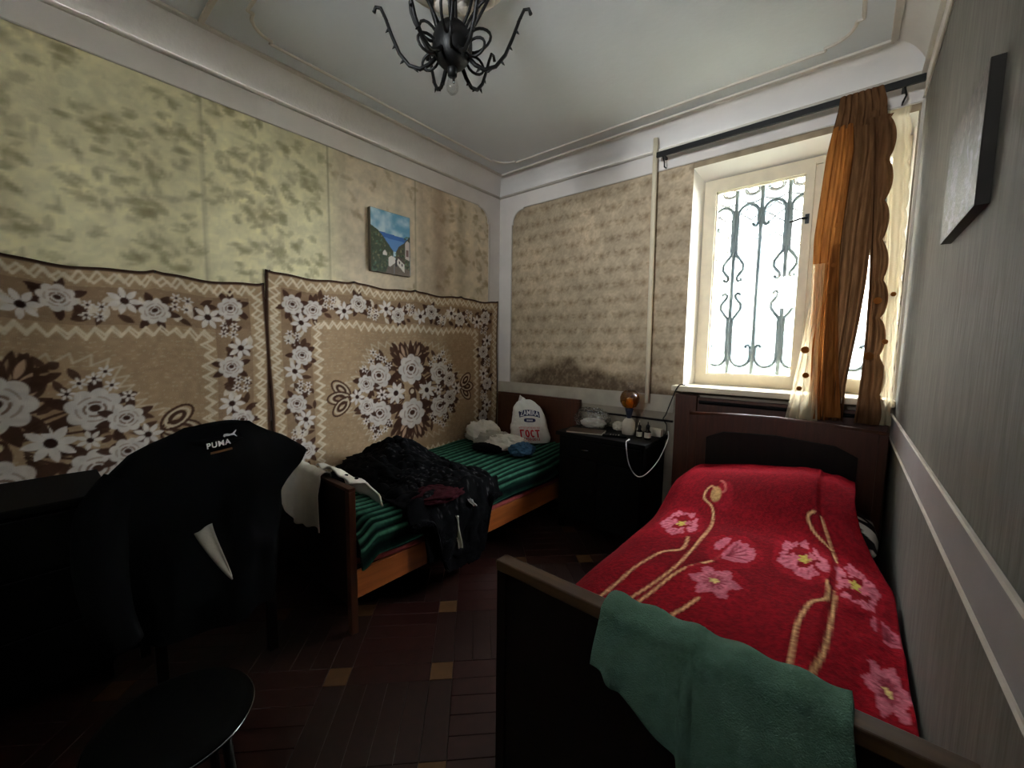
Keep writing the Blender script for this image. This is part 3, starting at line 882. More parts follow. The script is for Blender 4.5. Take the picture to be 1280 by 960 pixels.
RW, RH = 2.14, 1.66
def rug_canvas():
    rr = np.random.default_rng(31)
    cv = Canvas(0, RW, 0, RH, 0.005, (168, 142, 112))
    dk, lt_ = (78, 54, 42), (200, 184, 158)
    sp = cv.noise(0.009, 0, 41); row = (np.sin(cv.V / 0.011 * PI) > .2)
    m_ = ((sp > .70) & row)[..., None] * .5
    cv.C = cv.C * (1 - m_) + np.array((190, 172, 142)) * m_
    # border ring
    o0, o1 = 0.075, 0.285
    for (a, b) in (((o0, o0), (RW - o0, o0 + .21)), ((o0, RH - o1), (RW - o0, RH - o0)), ((o0, o0), (o1, RH - o0)), ((RW - o1, o0), (RW - o0, RH - o0))):
        cv.poly([(a[0] + .015, a[1] + .015), (b[0] - .015, a[1] + .015), (b[0] - .015, b[1] - .015), (a[0] + .015, b[1] - .015)], (122, 96, 74), .40)
    c = .18
    path = [((c, c), (RW - c, c)), ((RW - c, c), (RW - c, RH - c)), ((RW - c, RH - c), (c, RH - c)), ((c, RH - c), (c, c))]
    for (a, b) in path:
        L = math.hypot(b[0] - a[0], b[1] - a[1]); n = int(L / .052)
        for k in range(n):
            t = k / n
            u, v = a[0] + (b[0] - a[0]) * t, a[1] + (b[1] - a[1]) * t
            for q in range(3):
                an = rr.uniform(0, 2 * PI)
                cv.leaf(u + rr.normal(0, .03), v + rr.normal(0, .03), rr.uniform(.04, .075), rr.uniform(.01, .018), an, dk if rr.random() < .6 else (212, 200, 182), .9)
    for (a, b) in path:
        L = math.hypot(b[0] - a[0], b[1] - a[1]); n = int(L / .108)
        nx, ny = -(b[1] - a[1]) / L, (b[0] - a[0]) / L
        for k in range(n):
            t = (k + .1) / n
            s_ = (.026 if k % 2 else -.026)
            u, v = a[0] + (b[0] - a[0]) * t + nx * s_, a[1] + (b[1] - a[1]) * t + ny * s_
            if k % 3 == 2:
                for q in range(4):
                    an = q * PI / 2 + .6
                    daisy(cv, u + .034 * math.cos(an), v + .034 * math.sin(an), .026, 0, 6)
            elif k % 3 == 1: daisy(cv, u, v, .068, rr.uniform(0, 1), 7)
            else: rose(cv, u, v, .064, rr)
    for off, sg in ((o0 - .008, -1), (o1 + .008, 1)):
        for kk in range(2):
            e = off + sg * .012 * kk
            zig(cv, (e, e), (RW - e, e), 1 if sg > 0 else -1, .030, .034, .011, (216, 202, 176), rr)
            zig(cv, (e, RH - e), (RW - e, RH - e), -1 if sg > 0 else 1, .030, .034, .011, (216, 202, 176), rr)
            zig(cv, (e, e), (e, RH - e), -1 if sg > 0 else 1, .030, .034, .011, (216, 202, 176), rr)
            zig(cv, (RW - e, e), (RW - e, RH - e), 1 if sg > 0 else -1, .030, .034, .011, (216, 202, 176), rr)
    # medallion
    cu, cvv = RW / 2, RH / 2
    out = []
    for k in range(121):
        a = k / 120 * 2 * PI
        r = 1 + .10 * math.cos(6 * a) + (.07 if k % 2 else -.05)
        out.append((cu + .56 * r * math.cos(a), cvv + .40 * r * math.sin(a)))
    cv.stroke(out, .009, lt_, .8)
    for k in range(170):
        a = rr.uniform(0, 2 * PI); q = rr.uniform(.25, .98)
        u, v = cu + .50 * q * math.cos(a), cvv + .37 * q * math.sin(a)
        cv.leaf(u, v, rr.uniform(.05, .10), rr.uniform(.012, .024), a + rr.normal(0, .6), dk if rr.random() < .7 else (160, 132, 104), .9)
    for sy in (-1, 1):
        for q in range(-4, 5):
            cv.leaf(cu + q * .02, cvv + sy * .26, .17 - abs(q) * .008, .022, PI / 2 * sy + q * -.26 * sy, dk, .95)
            cv.leaf(cu + q * .02, cvv + sy * .28, .10, .008, PI / 2 * sy + q * -.26 * sy, (170, 146, 118), .8)
        for sx in (-1, 1):
            for q in range(4):                       # feathered leaves round the big roses
                cv.leaf(cu + sx * .06, cvv + sy * (.14 + .05 * q), .13, .03, (PI / 2 - sx * (1.0 - .22 * q)) * sy, dk, .95)
                cv.leaf(cu + sx * .06, cvv + sy * (.14 + .05 * q), .10, .014, (PI / 2 - sx * (1.0 - .22 * q)) * sy, (196, 164, 136), .9)
    for sx in (-1, 1):
        fu = cu + sx * .56
        for q in range(3):                           # looped fans at both tips
            for s_ in (1.0, .72, .45):
                an = (-.75, 0, .75)[q] + (0 if sx > 0 else PI)
                pu, pv = fu + .07 * math.cos(an), cvv + .09 * math.sin(an)
                cv.stroke([(pu + .085 * s_ * math.cos(t) * math.cos(an) - .045 * s_ * math.sin(t) * math.sin(an), pv + .085 * s_ * math.cos(t) * math.sin(an) + .045 * s_ * math.sin(t) * math.cos(an)) for t in np.linspace(0, 2 * PI, 24)], .011 if s_ > .6 else .016, dk if s_ != .72 else lt_, .95)
        for sy in (-1, 1):
            for q in range(4):
                cv.stroke([(cu + sx * (.08 + .05 * t + .1 * t * t), cvv + sy * (.02 + .012 * q + .10 * t * (q + 1) / 4)) for t in np.linspace(0, 1.3, 8)], .010, dk)
            rose(cv, cu + sx * .30, cvv + sy * .15, .102, rr)
            rose(cv, cu + sx * .41, cvv + sy * .085, .07, rr)
            for (du, dv) in ((.30, .30), (.36, .26), (.25, .28), (.42, .20), (.21, .23), (.34, .33)):
                daisy(cv, cu + sx * du, cvv + sy * dv, .032, rr.uniform(0, 1), 6)
        daisy(cv, cu + sx * .155, cvv, .092, .2, 8)
        daisy(cv, cu + sx * .28, cvv, .05, 0, 7)
        daisy(cv, cu + sx * .49, cvv - .01, .062, 0, 7)
    for sy in (-1, 1): rose(cv, cu, cvv + sy * .185, .125, rr)
    cv.ell(cu, cvv, .035, .035, 0, dk); cv.ell(cu, cvv, .02, .02, 0, lt_)
    # bound edge
    for pts in ([(0, 0), (RW, 0)], [(0, RH), (RW, RH)], [(0, 0), (0, RH)], [(RW, 0), (RW, RH)]):
        cv.stroke(pts, .03, (66, 46, 36))
    cv.noise(0.4, 0.06, 51); cv.noise(0.02, 0.05, 52)
    return cv
RUGC = rug_canvas()
def hang_rug(y0, ztop, seed, label):
    rr = np.random.default_rng(seed)
    nails = np.array([0, .27, .52, .76, 1.0]) * RW
    ph = rr.uniform(0, 6, 4)
    def f(u, v):
        k = np.clip(np.searchsorted(nails, u, side='right') - 1, 0, len(nails) - 2)
        a, b = nails[k], nails[k + 1]
        t = (u - a) / (b - a)
        sag = -.020 * 4 * t * (1 - t) + .006 * np.exp(-((np.minimum(t, 1 - t)) / .05) ** 2)
        fall = v / RH
        x = .018 + .006 * np.sin(u * 5 + ph[0]) * (1 - fall) + .004 * np.sin(u * 11 + v * 2 + ph[1]) + .010 * 4 * t * (1 - t) * np.clip(fall - .5, 0, 1)
        z = ztop - RH + v + sag * fall + .004 * np.sin(u * 23 + ph[2]) * fall
        return x, y0 + u + .006 * np.sin(v * 6 + ph[3]), z
    r = thing('wall_rug', (0.0, y0 + RW / 2, ztop - RH), label, 'rug', 'floral rugs on the wall')
    p = sheet('pile', RUGC, f, 'rug', r)
    md = p.modifiers.new('solidify', 'SOLIDIFY'); md.thickness = 0.006; md.offset = 0
    for q, n in enumerate(nails):
        MB().tube([(.012, y0 + min(max(n, .02), RW - .02), ztop - .01), (.04, y0 + min(max(n, .02), RW - .02), ztop - .006)], .004, 6).build('nail', 'black_iron', r)
    return r
hang_rug(0.97, 1.900, 3, 'floral brown and white wall rug with a centre medallion above the green bed')
hang_rug(0.969 - RW, 1.815, 4, 'floral brown and white wall rug cut by the left picture edge, behind the black jacket')

# ---- small seaside painting on the left wall
PW, PH = 0.345, 0.455
cv = Canvas(0, PW, 0, PH, 0.004, (150, 190, 205))
n1, n2 = cv.noise(.05, 0, 61), cv.noise(.018, 0, 62)
t = np.clip(n1 * 1.3 - .25 + .4 * (n2 - .5), 0, 1)[..., None]
cv.C = np.array((104, 160, 192)) * (1 - t) + np.array((198, 220, 226)) * t
cv.poly([(.03, .30), (.33, .285), (.33, .17), (.05, .17)], (52, 104, 176))
cv.poly([(.05, .262), (.3, .255), (.25, .17), (.1, .17)], (92, 142, 200))
cv.poly([(0, .33), (.06, .305), (.10, .27), (.15, .215), (.19, .17), (.19, 0), (0, 0)], (62, 74, 46))
cv.poly([(PW, .31), (.31, .275), (.285, .245), (.24, .215), (.215, .17), (.2, 0), (PW, 0)], (74, 72, 50))
rr = np.random.default_rng(9)
for k in range(260):
    u, v = rr.uniform(0, PW), rr.uniform(0, .30)
    if abs(u - .19) < .06 + .35 * (v - .17) and v > .16: continue
    cv.ell(u, v, rr.uniform(.004, .014), rr.uniform(.003, .008), rr.uniform(0, 3), [(46, 66, 40), (96, 106, 66), (36, 50, 34), (128, 124, 88), (84, 120, 92)][rr.integers(5)], .8)
cv.poly([(.12, .0), (PW, 0), (PW, .04), (.2, .09), (.14, .05)], (118, 100, 88), .8)
cv.poly([(.145, .055), (.145, .115), (.17, .135), (.205, .125), (.205, .085), (.16, .05)], (222, 216, 206))
cv.poly([(.10, .13), (.10, .15), (.115, .17), (.135, .148), (.135, .128)], (226, 220, 208))
cv.poly([(.215, .085), (.235, .125), (.29, .085), (.29, .02)], (218, 210, 198))
cv.poly([(.225, .13), (.245, .14), (.30, .095), (.29, .085)], (84, 66, 56))
cv.poly([(.205, .06), (.205, .11), (.225, .115), (.22, .055)], (52, 44, 44))
for (a, b) in ((.24, .085), (.262, .07)): cv.poly([(a, b), (a, b + .02), (a + .012, b + .015), (a + .012, b - .006)], (70, 60, 56))
cv.poly([(.30, .13), (.30, .25), (.32, .275), (.34, .26), (.34, .12)], (206, 190, 178))
cv.poly([(.305, .15), (.305, .2), (.33, .2), (.33, .15)], (120, 92, 84))
pt = thing('sea_painting', (0.0, 1.85, 2.0), 'small unframed painting of blue sea and white houses on the left wall', 'painting')
def fpaint(u, v): return .040 + 0 * u, 1.680 + u, 1.998 + v - .02 * (u / PW) * 0
sheet('painted_canvas', cv, fpaint, 'canvas', pt)
MB().box(.006, .039, 1.678, 1.682 + PW, 1.996, 2.0 + PH).build('stretcher', mat('canvas_edge', (120, 112, 96), .9), pt)

# ---- dark painting on the right wall
PW2, PH2 = 0.445, 0.315
cv = Canvas(0, PW2, 0, PH2, 0.005, (96, 96, 108))
n1, n2, n3 = cv.noise(.10, 0, 71), cv.noise(.03, 0, 72), cv.noise(.012, 0, 73)
q = (.5 * n1 + .3 * n2 + .2 * n3)[..., None]
cv.C = np.where(q > .55, np.array((132, 134, 146)), np.where(q > .42, np.array((92, 82, 90)), np.array((66, 52, 48))))
hi = sm(.2, .35, cv.V + .1 * n1)[..., None] * .7
cv.C = cv.C * (1 - hi) + np.array((106, 84, 66)) * hi
cv.C *= (.50 + .35 * n3)[..., None]
p2 = thing('mountain_painting', (W, 1.62, 1.78), 'dark blue-grey unframed painting hanging on the right wall', 'painting')
sheet('painted_canvas', cv, lambda u, v: (W - .025 + 0 * u, 1.400 + u, 1.782 + v), 'canvas', p2)
e = MB()
e.box(W - .024, W - .001, 1.400, 1.400 + PW2, 1.782, 1.782 + PH2)
e.build('stretcher', mat('dark_canvas_edge', (46, 42, 38), .8), p2)

# =================================================================== CHANDELIER
CX, CY, CZc = 1.548, 1.105, 2.553
HCS = 2.849                # unscaled height of the ceiling over the lamp
ch = thing('chandelier', (CX, CY, 2.40), 'black wrought iron chandelier with thorny curled arms hanging from the ceiling', 'chandelier')
MB().sphere((CX, CY, CZc + .01), .074, 20, 14, (1, 1, 1.12)).build('ball', 'black_iron', ch, smooth=True)
MB().tube([(CX, CY, CZc + .05), (CX, CY, HCS - .05)], .008, 8).build('stem', 'black_iron', ch, smooth=True)
MB().lathe([(0, 0), (.05, .01), (.06, .04), (.03, .075), (.012, .08)], (CX, CY, HCS - .09), 20).build('canopy', 'black_iron', ch, smooth=True)
# bulb below the ball
MB().lathe([(.0, -.105), (.012, -.102), (.021, -.09), (.023, -.075), (.016, -.05), (.012, -.035)], (CX, CY, CZc - .055), 16).build('bulb', 'clear', ch, smooth=True)
MB().lathe([(.017, -.04), (.019, -.02), (.019, .02), (.010, .03)], (CX, CY, CZc - .055), 16).build('bulb_socket', 'black_iron', ch, smooth=True)
def pol(a, r, z): return (CX + r * math.cos(a), CY + r * math.sin(a), CZc + z)
A0 = math.radians(39.68)
for k in range(6):
    a = A0 + k * PI / 3
    pr = [(.05, -.02), (.085, -.055), (.12, -.072), (.16, -.060), (.195, -.02), (.222, .04), (.245, .10), (.262, .135), (.280, .138), (.287, .120)]
    pts = [pol(a, r, z) for r, z in pr]
    arm = MB().tube(pts, [.008, .008, .0075, .007, .007, .0065, .006, .006, .006, .007], 7)
    arm = arm.build('arm', 'black_iron', ch, smooth=True)
    th = MB()
    for (r, z, s_) in ((.10, -.068, -1), (.14, -.07, -1), (.18, -.042, 1), (.208, .01, 1), (.232, .065, 1), (.165, -.055, -1), (.25, .108, -1)):
        b_ = Vector(pol(a, r, z)); n_ = Vector(pol(a, r + .012 * s_, z - .012)) - b_
        th.tube([b_ - n_ * .2, b_ + n_ * .6, b_ + n_ * 1.15], [.0055, .004, .0008], 5)
    th.build('thorn', 'black_iron', arm, kind='stuff')
    # leaf loop between the arms
    a2 = a + PI / 6
    lp = [pol(a2 + .35 * math.sin(t) * .5, .055 + .075 * (1 - math.cos(t)) / 2 * 1.35, .03 + .05 * math.sin(t) + .075 * (1 - math.cos(t)) / 2) for t in np.linspace(0, 2 * PI, 18)]
    MB().tube(lp, .0055, 6).build('leaf_loop', 'black_iron', ch, smooth=True)
    lp = [pol(a2 + .10, .06 + .05 * (1 - math.cos(t)) / 2 * 1.5, -.02 + .030 * math.sin(t)) for t in np.linspace(0, 2 * PI, 16)]
    MB().tube(lp, .005, 6).build('leaf_loop', 'black_iron', ch, smooth=True)
    up = [pol(a2, .04, .05), pol(a2, .075, .10), pol(a2, .10, .17), pol(a2, .085, .24), pol(a2, .05, .29), pol(a2, .012, .31)]
    MB().tube(up, .0055, 6).build('upper_scroll', 'black_iron', ch, smooth=True)
ch.location = (1.395, 1.262, 2.545)
ch.scale = (1.17, 1.17, 1.17)
CX, CY = 1.395, 1.262
rs = thing('ceiling_rosette', (CX, CY, HC - .05), 'round white plaster rosette on the ceiling above the chandelier', 'ceiling rosette')
MB().lathe([(.22, .05), (.255, .042), (.26, .03), (.23, .022), (.12, .03), (.10, .05)], (CX, CY, HC - .05), 40).build('disc', 'bead', rs, smooth=True)
for k in range(12):
    a = k * PI / 6
    MB().sphere((CX + .205 * math.cos(a), CY + .205 * math.sin(a), HC - .026), .044, 10, 6, (1, 1, .35)).build('petal', 'bead', rs, smooth=True)

# =================================================================== CURTAIN AND ROD
rod = thing('curtain_rod', (2.3, 3.04, 2.83), 'dark flat curtain rod across the wall above the window', 'curtain rod')
MB().box(1.622, W - .012, 3.03, 3.05, 2.832, 2.868).build('rail', 'black_iron', rod, bevel=.003)
for x in (1.66, 2.93):
    MB().box(x - .008, x + .008, 3.045, D - .006, 2.842, 2.858).build('bracket', 'black_iron', rod)
    MB().tube([(x, 3.06, 2.845), (x + .01, 3.07, 2.80), (x, 3.10, 2.78), (x, D - .01, 2.785)], .005, 6).build('hook', 'black_iron', rod)
cur = thing('curtain', (2.75, 3.0, 1.0), 'gathered orange and sheer curtain with scalloped edges hanging at the window', 'curtain')
YC = 3.005
def drape(name, m, keys, folds, amp, seed, y=YC, scal=0.0, per=.21, parent=None, nu=36, nv=90, flare=1.0):
    """keys: (z, xleft, xright) from top to bottom"""
    K = np.array(keys)[::-1]
    rr = np.random.default_rng(seed); ph = rr.uniform(0, 6, 5)
    def f(u, v):
        z = K[-1, 0] + (K[0, 0] - K[-1, 0]) * v
        xl, xr = np.interp(z, K[:, 0], K[:, 1]), np.interp(z, K[:, 0], K[:, 2])
        if scal:
            xr += scal * abs(math.sin(PI * (z - 1.0) / per)) ** .6 * u
        s_ = u + .02 * math.sin(4 * v + ph[0])
        a_ = amp * (.45 + .55 * v * flare)
        yy = y + a_ * math.sin(2 * PI * folds * s_ + ph[1] + .8 * math.sin(3 * v + ph[2])) + .35 * a_ * math.sin(2 * PI * (folds * 2.3) * s_ + ph[3] + 2 * v)
        return (xl + (xr - xl) * (u + .03 * math.sin(2 * PI * folds * u + ph[4] + v)), yy, z)
    return MB().grid(f, nu, nv).build(name, m, parent or cur, smooth=True)
# heading gathered on the rod, then three drapes and two sheers
drape('heading', 'drape2', [(2.86, 2.66, 2.84), (2.78, 2.655, 2.86), (2.68, 2.64, 2.87)], 7, .014, 1, y=3.012)
drape('drape', 'drape', [(2.70, 2.645, 2.74), (2.56, 2.625, 2.755), (2.10, 2.598, 2.735), (1.63, 2.612, 2.72), (1.25, 2.635, 2.72), (1.04, 2.655, 2.735)], 3.2, .020, 2)
drape('drape', 'drape2', [(2.74, 2.70, 2.86), (2.55, 2.72, 2.868), (2.10, 2.70, 2.850), (1.85, 2.70, 2.848), (1.63, 2.70, 2.835), (1.25, 2.69, 2.80), (1.04, 2.69, 2.80)], 2.3, .024, 3, y=3.016)
drape('drape', 'drape2', [(2.70, 2.80, 2.885), (2.50, 2.82, 2.89), (2.10, 2.845, 2.890), (1.80, 2.858, 2.915), (1.45, 2.862, 2.925), (1.20, 2.855, 2.945), (1.04, 2.845, 2.955)], 1.6, .015, 5, y=3.000, scal=.030)
drape('drape', 'drape', [(2.05, 2.68, 2.72), (1.7, 2.68, 2.735), (1.35, 2.69, 2.76), (1.06, 2.70, 2.79)], 1.2, .008, 9, y=2.985)
drape('sheer', 'sheer', [(1.95, 2.60, 2.66), (1.70, 2.60, 2.66), (1.45, 2.575, 2.66), (1.20, 2.545, 2.67), (1.03, 2.52, 2.68)], 3, .014, 6, y=2.985)
drape('sheer', 'sheer', [(2.72, 2.87, 2.955), (2.4, 2.89, 2.975), (1.9, 2.92, 2.985), (1.5, 2.935, 2.99), (1.04, 2.93, 2.995)], 1.5, .012, 7, y=3.02, scal=.012, per=.12)
for (x, z, r) in ((2.60, 1.45, .028), (2.612, 1.30, .022), (2.585, 1.22, .018), (2.90, 1.72, .024), (2.885, 1.42, .03), (2.70, 1.93, .016), (2.945, 1.50, .018), (2.96, 1.75, .016), (2.70, 2.15, .015), (2.70, 1.78, .016)):
    r *= .75
    d = MB().prism([(r * math.cos(t), r * math.sin(t)) for t in np.linspace(0, 2 * PI, 15)[:-1]], lambda a, b: (x + a, 2.957, z + b), lambda a, b: (x + a, 2.959, z + b))
    d.build('applique_spot', 'spot', cur)

# =================================================================== CLOTH HELPERS
from mathutils import noise as mnoise
def turb(p, f, seed=0.0, oct_=3):
    return mnoise.fractal(Vector((p[0] * f + seed, p[1] * f - seed * 1.7, p[2] * f + seed * .6)), 1.0, 2.0, oct_)
def ridge(p, f, seed=0.0):
    return 1 - 2 * abs(mnoise.noise(Vector((p[0] * f + seed, p[1] * f + 2.1 * seed, p[2] * f - seed))))

def crumple(name, m, c, size, seed, floor_z, parent=None, nu=80, nv=46, amp=.32, **tags):
    """crumpled cloth heap: flattened shell with ridged folds, resting on floor_z"""
    def f(u, v):
        t, a = v * PI, u * 2 * PI
        d = (math.sin(t) * math.cos(a), math.sin(t) * math.sin(a), math.cos(t))
        k = 1 + amp * (ridge(d, 1.5, seed) * .5 + ridge((d[0], d[1] * 1.6, d[2]), 3.0, seed + 5) * .45 + ridge((d[0] * .6, d[1], d[2]), 7.5, seed + 9) * .22)
        z = c[2] + size[2] * d[2] * k
        return (c[0] + size[0] * d[0] * k, c[1] + size[1] * d[1] * k, max(z, floor_z + .002 + .004 * abs(d[0])))
    return MB().grid(f, nu, nv, closed_u=True).build(name, m, parent, smooth=True, **tags)

def rounded_slab(name, m, x0, x1, y0, y1, z0, z1, parent=None, wob=.006, seed=0, **tags):
    """soft layer with bulging, slightly uneven edges"""
    def f(u, v):
        a = u * 2 * PI
        ca, sa = math.cos(a), math.sin(a)
        e = 12
        k = (abs(ca) ** e + abs(sa) ** e) ** (-1 / e)
        t = (v - .5) * PI
        b = math.cos(t) ** .35 if abs(t) < PI / 2 - 1e-6 else 0
        px, py = ca * k, sa * k
        hx, hy = (x1 - x0) / 2, (y1 - y0) / 2
        ins = (z1 - z0) * .5 * (1 - b)
        if v in (0, 1): ins = min(hx, hy) * .98
        x = (x0 + x1) / 2 + px * (hx - ins); y = (y0 + y1) / 2 + py * (hy - ins)
        z = (z0 + z1) / 2 + (z1 - z0) / 2 * math.sin(t)
        return (x + wob * turb((x, y, z), 4, seed), y, z + wob * .5 * turb((x, y, z), 5, seed + 3))
    return MB().grid(f, 96, 14, closed_u=True).build(name, m, parent, smooth=True, **tags)

def lettering(txt, size, m, name, parent, place, extr=0.0, shear=0.0, spacing=1.0, dx=0.0):
    """flat lettering as a mesh: place(u,v) -> xyz; centred on (0,0)"""
    c = bpy.data.curves.new(name, 'FONT')
    c.body = txt; c.size = size; c.align_x = 'CENTER'; c.align_y = 'CENTER'; c.shear = shear; c.space_character = spacing
    c.offset = dx
    o = bpy.data.objects.new('tmp_text', c); COL.objects.link(o)
    bpy.context.view_layer.update()
    me = bpy.data.meshes.new_from_object(o.evaluated_get(bpy.context.evaluated_depsgraph_get()))
    bpy.data.objects.remove(o)
    mb = MB().add([place(p.co.x, p.co.y) for p in me.vertices], [tuple(f.vertices) for f in me.polygons])
    bpy.data.meshes.remove(me)
    return mb.build(name, m, parent)

# =================================================================== BED BY THE LEFT WALL
b1 = thing('single_bed', (.53, 2.04, 0), 'wooden single bed with orange-brown side rail along the rug wall', 'bed')
fb = MB().box(.075, .955, .962, .984, .14, .735).build('footboard', 'wood_dark', b1, bevel=.003)
MB().box(.06, .992, .955, .991, .735, .752).build('cap', 'wood_red', fb, bevel=.003)
for (xa, xb) in ((.045, .08), (.955, .992)):
    MB().box(xa, xb, .955, .991, .0, .735).build('post', 'wood_red', b1, bevel=.003)
hb = MB().box(.06, 1.0, 3.095, 3.117, .14, .975).build('headboard', 'wood_red', b1, bevel=.003)
MB().box(.05, 1.012, 3.088, 3.122, .965, .988).build('cap', 'wood_red', hb, bevel=.003)
for (xa, xb) in ((.05, .085), (.975, 1.012)): MB().box(xa, xb, 3.088, 3.122, 0, .965).build('post', 'wood_red', b1, bevel=.003)
MB().box(.965, .988, .991, 3.088, .178, .318).build('side_rail', 'wood_rail', b1, bevel=.003)
MB().box(.05, .073, .991, 3.088, .178, .318).build('side_rail', 'wood_rail', b1, bevel=.003)
rounded_slab('mattress', 'maroon', .08, .955, 1.0, 3.08, .19, .316, b1)
rounded_slab('bed_sheet', 'pink', .07, .985, 1.0, 3.08, .319, .350, None, .006, 2, label='pink sheet edge showing between the navy blanket and the bed rail', cat='sheet')
rounded_slab('folded_blanket', 'navy', .06, .998, 1.0, 3.07, .352, .425, None, .010, 5, label='folded navy blanket under the green striped blanket', cat='blanket')
# green ribbed blanket
cv = Canvas(0, 1.10, 0, 2.07, 0.0085, (36, 84, 62))
st = cv.noise(.25, 0, 81)
s_ = cv.U + .014 * (st - .5)
ph = (s_ / .064) % 1.0
c1, c2, c3 = np.array((18, 42, 34)), np.array((58, 102, 82)), np.array((8, 16, 17))
a_ = sm(.10, .22, ph) * sm(.52, .42, ph)
b_ = sm(.66, .74, ph) * sm(.98, .9, ph)
cv.C = c1 * (1 - a_[..., None]) + c2 * a_[..., None]
cv.C = cv.C * (1 - .85 * b_[..., None]) + c3 * .85 * b_[..., None]
cv.noise(.03, .10, 82); cv.noise(.0085, .10, 83)
def fgreen(u, v):
    st_ = .014 * (st - .5)
    bend = np.clip((u - .90) / .20, 0, 1)
    ang = bend * PI * .5
    x = .05 + np.minimum(u, .90) + .075 * np.sin(ang)
    z = .540 - .012 * np.cos(v * 3) * np.sin(u * 5) + .022 * sm(.4, 2.0, v) - .105 * (1 - np.cos(ang)) - .055 * sm(.8, 1, bend)
    z = z + .0075 * np.sin(2 * PI * (u + st_) / .064) + .006 * np.sin(v * 9 + 3 * u)
    x = x + .006 * np.sin(2 * PI * (u + st_) / .064) * np.sin(ang) + .010 * np.sin(v * 5) * bend
    z = z - .06 * sm(.10, .0, v) * 1
    return x, 1.0 + v, z
gb = sheet('striped_blanket', cv, fgreen, 'green', None, label='dark green ribbed blanket with black stripes spread on the left bed', cat='blanket')
md = gb.modifiers.new('solidify', 'SOLIDIFY'); md.thickness = .012; md.offset = -1

# ---- dark clothes heaped on the bed and hanging over its rail
cl = thing('clothes_heap', (.7, 1.6, .45), 'black speckled clothes heaped on the green bed and hanging over its rail', 'clothes')
cv = Canvas(0, 1.35, 0, .70, .0065, (12, 12, 14))
rr = np.random.default_rng(15)
for k in range(260):
    u, v = rr.uniform(.35, 1.0), rr.uniform(.1, .65)
    cv.ell(u, v, .004, .003, 0, (120, 120, 120), .7)
cv.noise(.05, .3, 84)
NZ = np.vectorize(lambda a, b, f, s: mnoise.fractal(Vector((a * f + s, b * f - s, s)), 1.0, 2.0, 3))
def fheap(u, v):
    n1, n2 = NZ(u, v, 4.0, 3.3), NZ(u, v, 9.0, 8.1)
    y = 1.26 + .62 * v / .70 + .10 * sm(.2, 1.0, u) * (v / .7) - .03 * n1
    x = .10 + np.minimum(u, .93) + .02 * n1
    hump = .20 * np.exp(-((u - .30) / .26) ** 2) * np.exp(-((v - .42) / .30) ** 2) + .07 * np.exp(-((u - .72) / .25) ** 2) * np.exp(-((v - .40) / .26) ** 2)
    z = .565 + hump + .040 * np.abs(n2) + .03 * n1
    over = np.clip(u - .93, 0, 9)
    lim = .06 + .34 * sm(.12, .25, v) * sm(.62, .50, v)
    dz = np.minimum(over, lim)
    x = x + .05 * sm(0, .12, over) + .012 * n2 * sm(0, .1, over)
    z = z - dz - .05 * sm(0, .08, over)
    edge = np.minimum.reduce([u, v, .70 - v]) / .08
    z = z - np.where(u < .93, .075 * (1 - np.clip(edge, 0, 1)) ** 2, 0)
    z = np.where(u < .90, np.maximum(z, .556), z)
    return x, y, z
hp = sheet('speckled_blouse', cv, fheap, 'poppy', cl)
md = hp.modifiers.new('solidify', 'SOLIDIFY'); md.thickness = .012; md.offset = 1
def hang(name, m, xs_, y0, y1, z0, z1, seed, parent, wid=.01):
    """hanging leg / strip in front of the rail"""
    def f(u, v):
        z = z0 + (z1 - z0) * v
        y = y0 + (y1 - y0) * u + .02 * (1 - v) * math.sin(3 * v + seed)
        x = xs_ + .03 * math.sin(u * PI) * .6 + .012 * math.sin(u * 9 + seed + 2 * v) - .015 * v
        return (x, y, z)
    return MB().grid(f, 14, 24).build(name, m, parent, smooth=True, thick=wid)
hang('trouser_leg', 'blackcloth', 1.045, 1.36, 1.62, .22, .52, 1.0, cl)
hang('trouser_leg', 'navy', 1.05, 1.63, 1.80, .10, .50, 2.0, cl)
hang('zip_strip', 'greycloth', 1.085, 1.555, 1.585, .25, .45, 1.2, cl, .004)
hang('care_tag', 'print_white', 1.088, 1.675, 1.70, .475, .515, 1.2, cl, .002)
crumple('lining', 'maroon', (.98, 1.52, .575), (.10, .14, .035), 4.0, .50, cl)
crumple('sleeve', 'blackcloth', (.42, 1.47, .61), (.26, .13, .075), 6.0, .555, cl, amp=.4)

# ---- white T-shirt over the footboard
def over_board(name, m, x0, x1, yb, yf, ztop, zback, zfront, seed, label, cat, n=60, amp=.010, thick=.006, skew=0.0, creases=()):
    """cloth draped over a board: back flap, top, front flap with uneven hem"""
    Lb = ztop - zback
    def f(u, v):
        x = x0 + (x1 - x0) * u
        zf = zfront(u)
        Lf = ztop - zf
        tot = Lb + (yb - yf) + Lf
        s_ = v * tot
        wv = .010 * math.sin(u * 7 + seed) + .006 * math.sin(u * 17 + 2 * seed)
        if s_ < Lb:
            y, z = yb, zback + s_
        elif s_ < Lb + (yb - yf):
            t = (s_ - Lb) / (yb - yf)
            y, z = yb - (yb - yf) * t, ztop + .012 * math.sin(t * PI)
        else:
            d = s_ - Lb - (yb - yf)
            k = sm(0, .12, d)
            y = yf - k * (.008 + amp * (1 + math.sin(u * 11 + seed + 1.5 * d)) + .7 * amp * math.sin(u * 23 + seed * 2 + 3 * d))
            for c_, w_, h_ in creases: y -= h_ * k * math.exp(-((u - c_ - .05 * d) / w_) ** 2)
            z = ztop - d
            x += skew * d * (u - .5) + .02 * math.sin(8 * d + seed) * d
        return (x + wv * .3, y, z + .004 * math.sin(u * 31 + seed))
    return MB().grid(f, n, 60).build(name, m, None, smooth=True, thick=thick, label=label, cat=cat)
